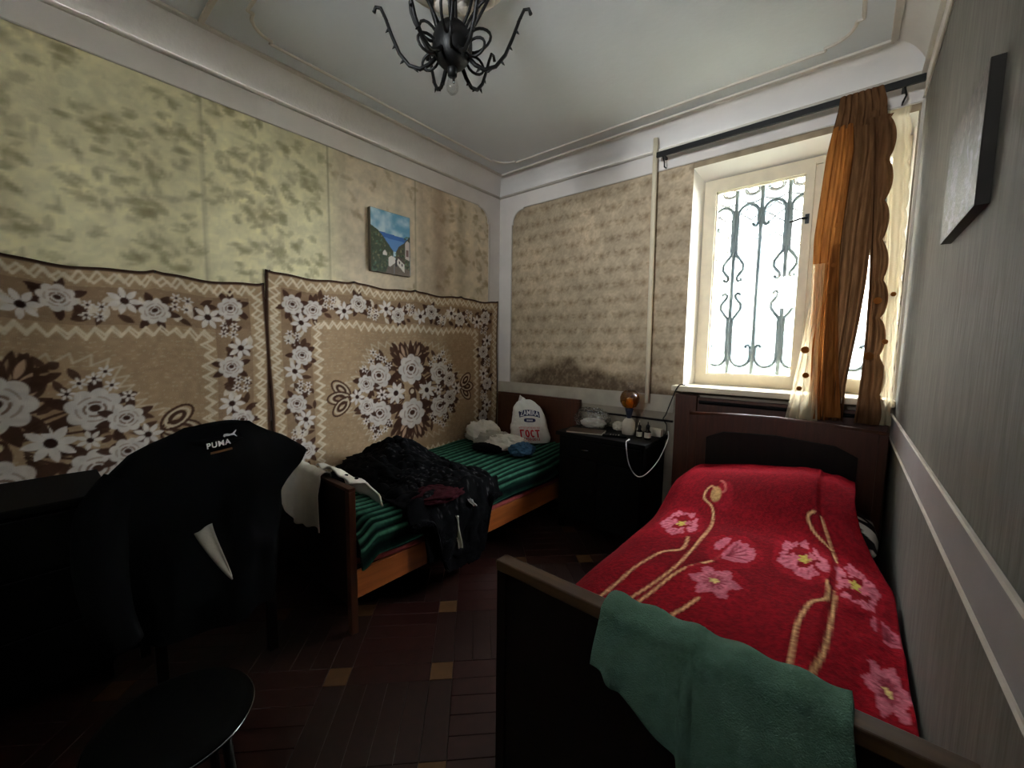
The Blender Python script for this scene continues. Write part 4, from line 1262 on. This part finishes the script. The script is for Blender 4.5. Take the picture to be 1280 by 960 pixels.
over_board('white_tshirt', 'whitecloth', .265, .715, 1.003, .945, .760, .60,
           lambda u: .455 + .05 * (1 - sm(.0, .28, u)) + .05 * (1 - sm(.30, .20, abs(u - .30))) * 0 - .015 * math.sin(u * 5), 1.4,
           'white T-shirt hanging over the footboard of the left bed', 'shirt', skew=.25)
ws = thing('white_shirt', (.82, 1.10, .62), 'crumpled white shirt with dark buttons lying behind the left footboard', 'shirt')
def fws(u, v):
    x = .55 + .36 * u + .03 * v; y = .998 + .17 * v
    n = turb((x, y, 0), 7, 2.2)
    z = .772 - .13 * v ** 1.6 + .016 * n - .05 * abs(u - .4) ** 1.5 + .022 * ridge((x, y, .3), 9, 1.0) - .05 * sm(.9, 1.0, v)
    return (x + .02 * n, y, z)
MB().grid(fws, 40, 26).build('fabric', 'whitecloth', ws, smooth=True, thick=.008)
for (u, v) in ((.70, .25), (.80, .42), (.90, .30)):
    p = fws(u, v)
    MB().sphere((p[0], p[1], p[2] + .006), .011, 10, 6, (1, 1, .5)).build('button', 'blackcloth', ws, smooth=True)

# ---- white cloth bundle and denim at the head of the bed
bd = thing('cloth_bundle', (.5, 2.62, .55), 'crumpled white cloth bundle beside the carrier bag on the bed', 'cloth')
crumple('knot', 'whitecloth', (.235, 2.68, .635), (.12, .09, .085), 2.0, .578, bd, amp=.65)
crumple('fold', 'greycloth', (.44, 2.62, .605), (.15, .08, .06), 3.0, .578, bd, amp=.7)
crumple('fold', 'whitecloth', (.58, 2.62, .605), (.14, .10, .055), 8.0, .578, bd, amp=.65)
crumple('end', 'whitecloth', (.12, 2.72, .60), (.06, .06, .03), 5.0, .578, bd, amp=.4)
crumple('denim_scrap', 'denim', (.800, 2.55, .605), (.075, .085, .045), 7.0, .578, None, amp=.5, label='small crumpled blue denim scrap in front of the carrier bag', cat='cloth')
crumple('dark_sock', 'blackcloth', (.52, 2.43, .595), (.12, .06, .03), 9.0, .578, None, amp=.4, label='small black garment tucked under the white cloth bundle', cat='clothes')

# ---- carrier bag
bag = thing('carrier_bag', (.62, 2.90, .56), 'full white plastic carrier bag with red and blue lettering on the bed', 'bag')
BR, BN, BC = Vector((.8, .6, 0)), Vector((.6, -.8, 0)), Vector((.60, 2.90, .586))
def bag_w(h): return np.interp(h, [0, .04, .15, .26, .32, .36, .385], [.165, .178, .160, .135, .115, .080, .035])
def bag_d(h): return np.interp(h, [0, .05, .15, .28, .385], [.075, .085, .075, .045, .008])
def fbag(u, v):
    h = .385 * v
    a = u * 2 * PI
    ca, sa = math.cos(a), math.sin(a)
    e = 3.0
    k = (abs(ca) ** e + abs(sa) ** e) ** (-1 / e)
    lean = -.03 * sm(.2, .385, h)
    p = BC + BR * (ca * k * bag_w(h) + lean + .02 * sm(.15, 0, h)) + BN * (sa * k * bag_d(h)) + Vector((0, 0, h))
    n = ridge(p, 14, 2.0) * .006 + ridge(p, 30, 4.0) * .003
    return p + (BR * ca + BN * sa) * n * (1 if v < .98 else .2)
mbg = MB().grid(fbag, 72, 44, closed_u=True)
mbg.build('bag_body', 'bagplastic', bag, smooth=True)
def fear(u, v):
    p = BC + BR * (-.115 + .05 * u + .03 * v) + Vector((0, 0, .31 + .115 * v * (1 - .3 * u))) + BN * (.012 * math.sin(u * 5))
    return p
MB().grid(fear, 8, 10).build('handle', 'bagplastic', bag, smooth=True, thick=.004)
def on_bag(du, dv, off=.012):
    def pl(u, v):
        h = min(max(dv + v, 0.0), .36)
        lat = du + u
        w = bag_w(h); q = min(abs(lat / w), .98)
        dep = bag_d(h) * (1 - q ** 3) ** (1 / 3)
        lean = -.03 * sm(.2, .385, h) + .02 * sm(.15, 0, h)
        return BC + BR * (lat + lean) + BN * (dep + off) + Vector((0, 0, dv + v))
    return pl
def blob(poly, m, name, pl):
    mb = MB(); n = len(poly)
    mb.add([pl(*p) for p in poly], [tuple(range(n))])
    return mb.build(name, m, bag)
def arch_poly(w, h, bend, n=14):
    top_ = [(-w + 2 * w * k / n, h + bend * (1 - ((k / n) * 2 - 1) ** 2)) for k in range(n + 1)]
    bot = [(w - 2 * w * k / n, -h + bend * (1 - (1 - (k / n) * 2) ** 2)) for k in range(n + 1)]
    return top_ + bot
blob(arch_poly(.092, .026, .018), 'print_blue', 'logo_banner', on_bag(.01, .255, .014))
lettering('ZAMIRA', .047, 'print_white', 'lettering', bag, lambda u, v: on_bag(.01, .255, .0175)(u * .98, v * 1.3 + .018 * (1 - (u / .1) ** 2)), shear=.15, dx=.0005)
blob([(.052 * math.copysign(abs(math.cos(t)) ** .5, math.cos(t)), .017 * math.copysign(abs(math.sin(t)) ** .7, math.sin(t))) for t in np.linspace(0, 2 * PI, 28)[:-1]], 'print_blue', 'logo_pill', on_bag(.008, .208, .014))
for k in range(4): blob([(-.026 + .014 * k, -.006), (-.017 + .014 * k, -.006), (-.017 + .014 * k, .006), (-.026 + .014 * k, .006)], 'print_white', 'small_mark', on_bag(.008, .208, .0175))
lettering('ИЗГОТОВЛЕНО ПО', .020, 'print_red', 'lettering', bag, on_bag(.005, .142, .016), dx=.0002)
# bold ГОСТ, each letter cut from flat strokes
def glyph(quads, du):
    mb = MB(); pl = on_bag(.005 + du, .092, .016)
    for q in quads: mb.add([pl(*p) for p in q], [tuple(range(len(q)))])
    return mb.build('lettering', 'print_red', bag)
def rect(x0, x1, z0, z1): return [(x0, z0), (x1, z0), (x1, z1), (x0, z1)]
def ring_q(a0, a1, n=16, rx=.0195, rz=.034, w=.0135):
    T = np.linspace(a0, a1, n + 1)
    P = lambda t, k: ((rx - k) * math.cos(t), (rz - k) * math.sin(t))
    return [[P(T[i], 0), P(T[i + 1], 0), P(T[i + 1], w), P(T[i], w)] for i in range(n)]
glyph([rect(-.019, -.006, -.034, .021), rect(-.019, .018, .021, .034)], -.068)
glyph(ring_q(0, 2 * PI, 24), -.022)
glyph(ring_q(.75, 2 * PI - .75, 20), .024)
glyph([rect(-.0065, .0065, -.034, .021), rect(-.021, .021, .021, .034)], .068)
lettering('31450-2013', .034, 'print_red', 'lettering', bag, on_bag(.005, .040, .016), dx=.0004)

# =================================================================== BEDSIDE CABINET AND WHAT STANDS ON IT
ns = thing('bedside_cabinet', (1.41, 2.9, 0), 'black bedside cabinet standing between the two beds', 'cabinet')
MB().box(1.065, 1.755, 2.70, 3.12, .08, .755).build('body', 'blackwood', ns, bevel=.003)
MB().box(1.045, 1.775, 2.665, 3.125, .755, .785).build('top', 'blackwood', ns, bevel=.005)
dr = MB().box(1.08, 1.74, 2.684, 2.70, .60, .735).build('drawer_front', 'blackwood', ns, bevel=.003)
MB().tube([(1.28, 2.684, .665), (1.285, 2.665, .667), (1.34, 2.662, .672), (1.345, 2.684, .672)], .006, 8).build('handle', 'chrome', dr, smooth=True)
for (xa, xb) in ((1.08, 1.405), (1.415, 1.74)):
    d_ = MB().box(xa, xb, 2.684, 2.70, .10, .59).build('door', 'blackwood', ns, bevel=.003)
    xk = xb - .04 if xa < 1.2 else xa + .04
    MB().sphere((xk, 2.675, .36), .012, 10, 8).build('knob', 'blackwood', d_, smooth=True)
for x in (1.09, 1.73):
    for y in (2.72, 3.10): MB().box(x - .018, x + .018, y - .018, y + .018, 0, .08).build('leg', 'blackwood', ns)
ZN = .785
pb = thing('polythene_bag', (1.21, 2.95, ZN), 'crumpled clear polythene bag on the left of the black cabinet', 'bag')
crumple('film', 'polythene', (1.205, 2.97, ZN + .075), (.12, .075, .075), 11.0, ZN, pb, amp=.4)
crumple('contents', 'whitecloth', (1.215, 2.97, ZN + .04), (.09, .05, .035), 12.0, ZN, pb)
crumple('paper_scrap', 'labelpaper', (1.415, 3.03, ZN + .03), (.040, .032, .03), 13.0, ZN, None, amp=.5, label='crumpled pale paper scrap between the polythene bag and the amber lamp', cat='paper')
nb = thing('notebook', (1.25, 2.78, ZN), 'flat notebook with pale page edge on the front left of the black cabinet', 'notebook')
ca, sa = math.cos(.28), math.sin(.28)
def nbx(a, b, z): return (1.255 + a * ca - b * sa, 2.785 + a * sa + b * ca, z)
MB().prism([(-.14, -.075), (.14, -.075), (.14, .075), (-.14, .075)], lambda a, b: nbx(a, b, ZN + .002), lambda a, b: nbx(a, b, ZN + .012)).build('pages', 'paperpage', nb)
MB().prism([(-.143, -.078), (.135, -.078), (.135, .078), (-.143, .078)], lambda a, b: nbx(a, b, ZN + .012), lambda a, b: nbx(a, b, ZN + .015)).build('cover', mat('brown_cover', (86, 70, 56), .6), nb)
# amber lamp
lm = thing('amber_lamp', (1.53, 2.95, ZN), 'amber glass globe lamp on a pale jar foot on the black cabinet', 'lamp')
MB().lathe([(.0, 0), (.046, 0), (.050, .02), (.048, .09), (.034, .115), (.018, .125)], (1.53, 2.95, ZN), 24).build('foot', 'labelpaper', lm, smooth=True)
MB().lathe([(.018, .115), (.016, .13), (.022, .15), (.030, .185), (.034, .20), (.012, .205)], (1.53, 2.95, ZN), 20).build('neck', mat('dark_blue_neck', (44, 50, 66), .4), lm, smooth=True)
MB().lathe([(.020, .20), (.050, .215), (.070, .25), (.072, .285), (.058, .322), (.036, .338)], (1.53, 2.95, ZN), 28).build('globe', 'amber', lm, smooth=True)
MB().lathe([(.024, .235), (.028, .27), (.024, .31), (.021, .36), (.021, .40)], (1.53, 2.95, ZN), 20).build('chimney', 'clear', lm, smooth=True)
MB().lathe([(.0, .20), (.022, .205), (.028, .24), (.022, .275), (.0, .285)], (1.53, 2.95, ZN), 18).build('flame_cup', mat('pale_amber', (216, 170, 90), .5), lm, smooth=True)
def bottle(x, y, s, label, body, cap='blackcord'):
    t = thing('medicine_bottle', (x, y, ZN), label, 'bottle', 'small bottles on the black cabinet')
    MB().lathe([(0, 0), (.020 * s, 0), (.021 * s, .006), (.021 * s, .05 * s), (.012 * s, .062 * s), (.010 * s, .07 * s)], (x, y, ZN), 18).build('body', body, t, smooth=True)
    MB().lathe([(.0215 * s, .012 * s), (.0216 * s, .013 * s), (.0216 * s, .046 * s), (.0215 * s, .047 * s)], (x, y, ZN), 18).build('paper_label', 'labelpaper', t, smooth=True)
    MB().lathe([(.012 * s, .066 * s), (.0125 * s, .09 * s), (.004 * s, .10 * s), (.003 * s, .115 * s), (0, .117 * s)], (x, y, ZN), 14).build('cap', cap, t, smooth=True)
bottle(1.645, 2.88, 1.0, 'small dark dropper bottle with pale label, nearer the amber lamp', 'darkglass')
bottle(1.712, 2.87, 1.12, 'slightly taller dark dropper bottle nearer the cabinet corner', 'darkglass')
bottle(1.60, 2.99, .95, 'little cream vial just behind the dropper bottles beside the lamp', 'labelpaper', 'labelpaper')
MB().box(1.665, 1.76, 3.00, 3.06, ZN, ZN + .055).build('medicine_box', 'labelpaper', None, bevel=.002, label='small pale cardboard box at the back corner of the black cabinet', cat='box')
rm = thing('remote_control', (1.52, 2.75, ZN), 'thin black remote control lying on the front of the black cabinet', 'remote')
MB().prism([(-.09, -.022), (.09, -.022), (.09, .022), (-.09, .022)], lambda a, b: (1.50 + a * .95 - b * .3, 2.775 + a * .3 + b * .95, ZN), lambda a, b: (1.50 + a * .95 - b * .3, 2.775 + a * .3 + b * .95, ZN + .016)).build('shell', 'vinyl', rm, bevel=.004)
for k in range(4):
    for q in (-1, 1): MB().sphere((1.47 + k * .02 * .95 - q * .008 * .3, 2.766 + k * .02 * .3 + q * .008 * .95, ZN + .0165), .004, 8, 5, (1, 1, .5)).build('button', 'greycloth', rm)
cord = [(1.635, 2.72, ZN + .008), (1.640, 2.675, ZN + .012), (1.645, 2.652, ZN + .004), (1.655, 2.640, .74), (1.675, 2.632, .66), (1.710, 2.628, .60), (1.755, 2.63, .573), (1.800, 2.66, .60), (1.835, 2.75, .67), (1.838, 2.88, .75), (1.825, 2.98, .80), (1.80, 3.045, .83)]
def spline(P, n=8):
    P = [Vector(p) for p in P]; out = []
    for i in range(len(P) - 1):
        p0, p1, p2, p3 = P[max(i - 1, 0)], P[i], P[i + 1], P[min(i + 2, len(P) - 1)]
        for k in range(n):
            t = k / n
            out.append(.5 * ((2 * p1) + (-p0 + p2) * t + (2 * p0 - 5 * p1 + 4 * p2 - p3) * t * t + (-p0 + 3 * p1 - 3 * p2 + p3) * t ** 3))
    return out + [P[-1]]
wc = thing('charging_cord', (1.72, 2.65, .57), 'thin white charging cord looping down from the cabinet top', 'cord')
MB().tube(spline(cord), .0032, 6).build('wire', 'pvc', wc, smooth=True)
MB().tube([(1.628, 2.74, ZN + .008), (1.637, 2.70, ZN + .010)], .006, 8).build('plug', 'pvc', wc, smooth=True)
MB().tube(spline([(1.90, 3.06, WZ0 + .018), (1.87, 3.035, WZ0 + .02), (1.845, 3.03, WZ0 - .02), (1.80, 3.06, 1.04), (1.765, 3.08, .95), (1.745, 3.085, .91), (1.77, 3.09, .87), (1.775, 3.08, .82), (1.768, 3.06, ZN + .006)]), .004, 6).build(
    'black_cable', 'blackcord', None, smooth=True, label='black cable running from the window sill down to the cabinet', cat='cable')

# =================================================================== RED BED UNDER THE WINDOW
rc = thing('window_panelling', (2.42, 3.1, 0), 'brown wooden panelling below the window sill behind the headboard', 'panelling')
MB().box(1.985, W - .02, 3.075, 3.12, .0, 1.10).build('board', 'wood_red', rc, bevel=.003)
MB().box(1.835, 1.985, 3.062, 3.135, .0, 1.115).build('side_board', 'wood_red', rc, bevel=.004)
MB().tube([(2.0, 3.065, 1.07), (W - .03, 3.065, 1.07)], .012, 8).build('pipe', 'blackwood', rc)
b2 = thing('single_bed', (2.52, 1.93, 0), 'dark wooden single bed with red blanket standing by the right wall', 'bed')
f2 = MB().box(2.075, 2.975, .848, .872, .12, .80).build('footboard', 'wood_dark', b2, bevel=.003)
MB().box(2.052, 2.996, .838, .884, .80, .832).build('cap', 'wood_edge', f2, bevel=.004)
for (xa, xb) in ((2.052, 2.088), (2.962, 2.996)): MB().box(xa, xb, .842, .88, 0, .80).build('post', 'wood_dark', b2, bevel=.003)
hbp = [(1.99, .12), (2.992, .12), (2.992, 1.0), (2.70, 1.018), (2.49, 1.024), (2.28, 1.018), (1.99, 1.0)]
h2 = MB().prism(hbp, lambda a, b: (a, 2.905, b), lambda a, b: (a, 2.93, b)).build('headboard', 'wood_red', b2, bevel=.003)
MB().tube([(1.985, 2.918, 1.004), (2.28, 2.918, 1.022), (2.49, 2.918, 1.028), (2.70, 2.918, 1.022), (2.995, 2.918, 1.004)], .014, 8).build('cap', 'wood_red', h2, smooth=True)
ip = [(2.10, .40), (2.88, .40), (2.88, .86), (2.78, .91), (2.49, .93), (2.20, .91), (2.10, .86)]
MB().prism(ip, lambda a, b: (a, 2.905, b), lambda a, b: (a, 2.893, b)).build('raised_panel', 'wood_dark', h2, bevel=.006)
for (xa, xb) in ((1.985, 2.04), (2.955, 2.996)): MB().box(xa, xb, 2.90, 2.94, 0, 1.0).build('post', 'wood_red', b2, bevel=.003)
for (xa, xb) in ((2.062, 2.086), (2.965, 2.99)): MB().box(xa, xb, .88, 2.90, .20, .36).build('side_rail', 'wood_dark', b2, bevel=.003)
rounded_slab("mattress", "maroon", 2.09, 2.962, .89, 2.89, .22, .455, b2)
# pillow with a black and white print
cv = Canvas(-1, 1, -1, 1, .03, (205, 200, 190))
n_ = cv.noise(.22, 0, 91)
zb = (np.sin(cv.U * 13 + 6 * n_) > .1)[..., None]
cv.C = np.where(zb, np.array((30, 28, 30)), cv.C)
def fpil(u, v):
    k = np.sqrt(np.clip((1 - u ** 4) * (1 - v ** 4), 0, 1))
    return 2.52 + .455 * u * (1 - .04 * v * v), 2.63 + .235 * v, .525 + .11 * k
pil = sheet('pillow', cv, fpil, 'zebra', None, label='black and white printed pillow peeking out from under the red blanket', cat='pillow')
md = pil.modifiers.new('solidify', 'SOLIDIFY'); md.thickness = .02; md.offset = -1

def Zb(x, y):
    z = .555 - .09 * (1 - sm(1.97, 2.15, x)) ** 1.3
    p_ = sm(2.15, 2.60, y) * (1 - .5 * sm(2.76, 2.9, y))
    return z + p_ * (.125 + .10 * np.clip((x - 2.05) / .7, 0, 1))
cv = Canvas(1.88, 3.0, .90, 2.90, .0075, (117, 11, 23))
RED = (117, 11, 23)
pk, pk2, cr, dkr, ye = (178, 92, 106), (140, 40, 58), (204, 160, 112), (66, 5, 12), (176, 160, 74)
cv.noise(.2, .10, 92)
def sp2(P, n=8): return [(p.x, p.y) for p in spline([(a, b, 0) for a, b in P], n)]
for st_ in ([(2.24, 1.10), (2.269, 1.323), (2.32, 1.611), (2.334, 1.972), (2.328, 2.26), (2.265, 2.343), (2.285, 2.428), (2.33, 2.408)],
            [(2.16, 1.08), (2.182, 1.279), (2.197, 1.49), (2.23, 1.699), (2.295, 1.791), (2.283, 1.927)],
            [(2.27, 1.10), (2.299, 1.321), (2.348, 1.621), (2.42, 1.762), (2.44, 1.847)],
            [(2.38, 1.10), (2.409, 1.311), (2.428, 1.375), (2.455, 1.478)],
            [(2.75, 1.05), (2.782, 1.327), (2.807, 1.502), (2.825, 1.874), (2.838, 2.254), (2.835, 2.36)],
            [(2.838, 2.22), (2.817, 2.224), (2.78, 2.281), (2.775, 2.342), (2.808, 2.369)],
            [(2.72, 1.05), (2.732, 1.332), (2.733, 1.53), (2.756, 1.703), (2.798, 1.781), (2.802, 1.866), (2.784, 1.948)]):
    cv.stroke(sp2(st_), .015, dkr); cv.stroke(sp2(st_), .0105, cr)
def poppy(u, v, a, b, kind, seed, rot=0.0):
    """printed poppy: open bowl, side-on fan or ruffled star"""
    rr = np.random.default_rng(seed)
    def L(p):
        q = rot2(p, rot)
        return (u + a * q[0], v + b * q[1])
    def lobed(r0, amp, n, ph=0.0, ox=0.0, oy=0.0, a0=0.0, a1=2 * PI):
        T = np.linspace(a0, a1, 60)
        return [L((ox + (r0 + amp * math.sin(n * t + ph) + .05 * math.sin(2.7 * n * t)) * math.cos(t), oy + (r0 + amp * math.sin(n * t + ph) + .05 * math.sin(2.7 * n * t)) * math.sin(t))) for t in T]
    halo = (136, 16, 30)
    cv.poly(lobed(1.28, .06, 5), halo, .8)
    lt_p, dp = (192, 112, 124), (112, 30, 44)
    if kind == 'bowl':
        cv.poly(lobed(.98, .09, 5, 1.0), pk)
        cv.poly(lobed(.90, .08, 5, 1.0), lt_p, .5)
        cv.poly(lobed(.60, .07, 4, .5, -.05, .12), RED)
        cv.poly([L(p) for p in ((.10, .45), (.22, 1.15), (.38, 1.1), (.30, .40))], halo)
        cv.poly([L(p) for p in ((.45, -.25), (1.1, -.55), (1.1, -.32), (.5, -.05))], halo)
        cv.poly(lobed(.26, .05, 4, 0, -.32, -.18), pk); cv.poly(lobed(.20, .05, 4, 1, .28, .30), pk)
        cv.poly(lobed(.21, .06, 5, 0, .05, .02), ye)
        for t in np.linspace(2.2, 5.6, 12): cv.stroke([L((.66 * math.cos(t), .66 * math.sin(t) + .05)), L((.86 * math.cos(t), .86 * math.sin(t)))], .006, dp, .7)
    elif kind == 'fan':
        P = [(-.15, -.85), (.35, -.80), (.80, -.55), (1.0, -.10), (.92, .35), (.70, .72), (.50, .60), (.30, .92), (.08, .70), (-.12, .95), (-.28, .55), (-.35, .0), (-.32, -.5)]
        cv.poly([L(p) for p in P], pk)
        cv.poly([L(p) for p in ((-.95, .10), (-.80, .75), (-.48, .85), (-.46, .1), (-.55, -.35), (-.82, -.45))], pk)
        cv.poly([L(p) for p in ((.0, .2), (.45, .35), (.62, -.1), (.4, -.4), (.1, -.3))], lt_p, .6)
        for t in (.25, .6, .95, 1.3, 1.6): cv.stroke([L((-.05, -.55)), L((-.05 + .85 * math.cos(t), -.55 + 1.1 * math.sin(t)))], .0075, dp, .85)
        cv.stroke([L((-.38, .9)), L((-.40, -.6))], .012, halo)
    else:
        cv.poly(lobed(.86, .17, 6, .7), pk); cv.poly(lobed(.66, .15, 6, .7), lt_p, .5)
        for t in np.linspace(0, 2 * PI, 15)[:-1]:
            cv.stroke([L((.16 * math.cos(t), .16 * math.sin(t))), L(((.40 + .12 * rr.random()) * math.cos(t), (.40 + .12 * rr.random()) * math.sin(t)))], .007, dp, .85)
        cv.poly(lobed(.17, .04, 5), (196, 176, 110))
poppy(2.205, 2.065, .080, .155, 'bowl', 1, -.35)
poppy(2.472, 1.93, .082, .135, 'fan', 2, -.15)
poppy(2.468, 1.612, .085, .120, 'star', 3)
poppy(2.712, 2.045, .085, .165, 'bowl', 4, -.2)
poppy(2.885, 2.0, .066, .16, 'bowl', 5, 2.6)
poppy(2.950, 1.485, .055, .13, 'star', 6)
poppy(2.960, 1.78, .04, .08, 'fan', 7)
cv.ell(2.326, 2.38, .030, .055, 0, (172, 136, 88)); cv.ell(2.37, 2.38, .05, .10, 0, (136, 20, 34), .8)
cv.stroke(sp2([(2.34, 2.40), (2.369, 2.41), (2.362, 2.46), (2.333, 2.48)]), .011, (170, 88, 80))
cv.ell(2.326, 2.38, .028, .05, 0, (172, 136, 88))
cv.noise(.0075, .16, 93)
def fblk(u, v):
    xe = 2.02
    hem = np.clip(xe - u, 0, 1)
    x = np.maximum(u, xe)
    n = NZ(u, v, 3.0, 1.1); n2 = NZ(u * 1.6, v * .7, 6.0, 4.1)
    z = Zb(x, np.minimum(v, 2.86))
    xf = 2.785 + .055 * np.clip((v - 1.3) / 1.3, -.3, 1)
    z = z + .016 * sm(.012, -.012, u - xf) - .035 * sm(0, .16, u - xf) * sm(2.4, 1.9, v) + .008 * n + .016 * n2 * sm(2.78, 2.92, u)
    z = z - .02 * sm(2.9, 3.0, u)
    z = z - hem * .95
    far = np.clip(v - 2.86, 0, 1)
    z = z - far * 1.2
    x = x - .006 * sm(0, .05, hem) + .006 * n * sm(0, .05, hem)
    x = 2.02 + (x - 2.02) * (1 - .13 * sm(2.05, 2.5, v))
    return x, np.minimum(v, 2.86 + .3 * far), z
rb = sheet('poppy_blanket', cv, fblk, 'poppy', None, label='red plush blanket printed with pink poppies on the bed by the right wall', cat='blanket')
md = rb.modifiers.new('solidify', 'SOLIDIFY'); md.thickness = .010; md.offset = -1
# green towel over its footboard
over_board('green_towel', 'towel', 2.395, 2.845, .902, .822, .842, .66,
           lambda u: .715 - .10 * sm(0, .45, u) - .20 * sm(.44, .50, u) - .03 * u, .7,
           'pale green terry towel hanging over the near footboard of the red bed', 'towel', n=120, amp=.006, thick=.012, skew=.22, creases=((.10, .03, .016), (.44, .018, .022), (.70, .05, .010), (.92, .02, .022)))

# =================================================================== LEFT FOREGROUND: CHAIR WITH JACKET, CHEST, STOOL
chs = thing('wooden_chair', (.62, .47, 0), 'dark wooden chair hidden under the black jacket', 'chair')
MB().box(.36, .80, .25, .69, .43, .46).build('seat', 'wood_dark', chs, bevel=.008)
for (x, y) in ((.38, .27), (.38, .67), (.78, .27), (.78, .67)): MB().box(x - .018, x + .018, y - .018, y + .018, 0, .43).build('leg', 'wood_dark', chs)
for y in (.27, .67): MB().tube([(.78, y, .44), (.80, y, .75), (.83, y, 1.05)], .017, 8).build('back_post', 'wood_dark', chs)
for z in (.62, .82, 1.0): MB().box(.795 + (z - .62) * .08, .815 + (z - .62) * .08, .28, .66, z - .03, z + .03).build('back_slat', 'wood_dark', chs)
jk = thing('black_jacket', (.82, .47, .35), 'black jacket with a white brand logo draped over the chair back', 'jacket')
def jw(z): return np.interp(z, [.34, .60, .85, .97, 1.04, 1.09, 1.115], [.33, .345, .35, .335, .27, .17, .12])
def jd(z): return np.interp(z, [.34, .60, .85, 1.0, 1.08, 1.115], [.13, .12, .10, .085, .06, .035])
def fjk(u, v):
    z = .34 + .775 * v
    a = u * 2 * PI
    ca, sa = math.cos(a), math.sin(a)
    k = (abs(ca) ** 2.6 + abs(sa) ** 2.6) ** (-1 / 2.6)
    w_ = jw(z) if ca < 0 else np.interp(z, [.34, .60, .80, .89, .95, 1.03, 1.085, 1.115], [.20, .215, .235, .31, .345, .25, .16, .11])
    y = .475 + .03 * (z - .7) + w_ * k * ca
    x = .83 + jd(z) * k * sa
    n = .018 * turb((x, y, z * .5), 6, 1.0) + .012 * math.sin(a * 9 + 3 * z) * (1 - v) 
    return (x + sa * n * 1.2, y + ca * n, z + .012 * math.sin(a * 3) * (1 if v < .05 else 0))
MB().grid(fjk, 84, 50, closed_u=True).build('torso', 'blackcloth', jk, smooth=True)
MB().tube(spline([(.80, .36, 1.075), (.78, .42, 1.09), (.78, .53, 1.10), (.80, .60, 1.085), (.87, .58, 1.065), (.89, .48, 1.055), (.87, .38, 1.06), (.80, .36, 1.075)], 5), .022, 8).build('collar', 'blackcloth', jk, smooth=True)
def sleeve(P, r): return MB().tube(spline(P, 6), list(np.interp(np.linspace(0, 1, 6 * (len(P) - 1) + 1), np.linspace(0, 1, len(r)), r)), 14).build('sleeve', 'blackcloth', jk, smooth=True)
sleeve([(.84, .20, .96), (.86, .14, .85), (.90, .12, .70), (.93, .13, .52), (.94, .16, .40)], [.06, .075, .07, .06, .05])
sleeve([(.80, .70, .95), (.74, .74, .88), (.68, .70, .74), (.64, .64, .58), (.64, .60, .45)], [.05, .065, .06, .055, .05])
JX = .937
def on_jk(u, v):
    # front of the jacket facing the room, near the collar
    y, z = .470 + u, 1.052 + v
    k = (y - .475 - .03 * (z - .7)) / jw(z); k = max(-.97, min(.97, k))
    x = .83 + jd(z) * (1 - abs(k) ** 2.6) ** (1 / 2.6)
    return (x + .020, y, z)
TS = math.tan(.10)
lettering('PUMA', .029, 'print_white', 'logo_lettering', jk, lambda u, v: on_jk(u * .95 - .005, v * .95 + u * TS), dx=.0009, spacing=1.15)
cat_ = [(-.026, .004), (-.020, .012), (-.008, .013), (.006, .010), (.016, .012), (.026, .020), (.034, .026), (.036, .024), (.030, .016), (.024, .009), (.030, .0), (.033, -.006), (.029, -.005), (.020, .003), (.008, .003), (-.004, .001), (-.014, .002), (-.022, -.002)]
MB().add([on_jk(.034 + u * .8, .0245 + v * .8) for u, v in cat_], [tuple(range(len(cat_)))]).build('logo_mark', 'print_white', jk)
MB().add([on_jk(u, -.027 + v + u * TS) for u, v in ((-.035, -.004), (.038, -.004), (.038, .004), (-.035, .004))], [(0, 1, 2, 3)]).build('logo_strip', 'gold', jk)
def fstrip(u, v):
    z = .745 - .21 * v
    return (.985 + .03 * math.sin(v * 2) + .006 * math.sin(u * 6), .375 + .085 * v ** 1.2 + (u - .3) * .055 * (1 - v) ** .7, z + .02 * u * (1 - v))
MB().grid(fstrip, 8, 20).build('grey_scarf', 'greycloth', None, smooth=True, thick=.006, label='narrow light grey scarf end hanging down the front of the black jacket', cat='scarf')
cs = thing('chest_of_drawers', (.25, -.5, 0), 'dark chest of drawers at the left picture edge below the rug', 'chest')
MB().box(.02, .46, -1.20, .17, .08, .80).build('body', 'blackwood', cs, bevel=.003)
MB().box(.01, .485, -1.22, .19, .80, .828).build('top', 'blackwood', cs, bevel=.005)
for k in range(3):
    for (ya, yb) in ((-1.18, -.53), (-.50, .15)):
        d_ = MB().box(.46, .474, ya, yb, .11 + k * .23, .32 + k * .23).build('drawer', 'blackwood', cs, bevel=.003)
        MB().sphere((.482, (ya + yb) / 2, .215 + k * .23), .014, 10, 8).build('knob', 'blackwood', d_, smooth=True)
for (x, y) in ((.05, -1.17), (.05, .14), (.43, -1.17), (.43, .14)): MB().box(x - .02, x + .02, y - .02, y + .02, 0, .08).build('foot', 'blackwood', cs)
sx, sy = 1.408, .205
so = thing('round_stool', (sx, sy, 0), 'round black stool with a thin shiny rim in the dark foreground', 'stool')
MB().lathe([(0, .402), (.10, .410), (.16, .405), (.184, .392), (.186, .370), (.0, .365)], (sx, sy, 0), 44).build('seat', 'vinyl', so, smooth=True)
MB().tube([(sx + .189 * math.cos(t), sy + .189 * math.sin(t), .380) for t in np.linspace(0, 2 * PI, 60)], .0032, 6, caps=False).build('rim', 'chrome', so, smooth=True)
for k in range(4):
    a = PI / 4 + k * PI / 2
    MB().tube([(sx + .13 * math.cos(a), sy + .13 * math.sin(a), .37), (sx + .16 * math.cos(a), sy + .16 * math.sin(a), 0)], .013, 8).build('leg', 'black_iron', so, smooth=True)
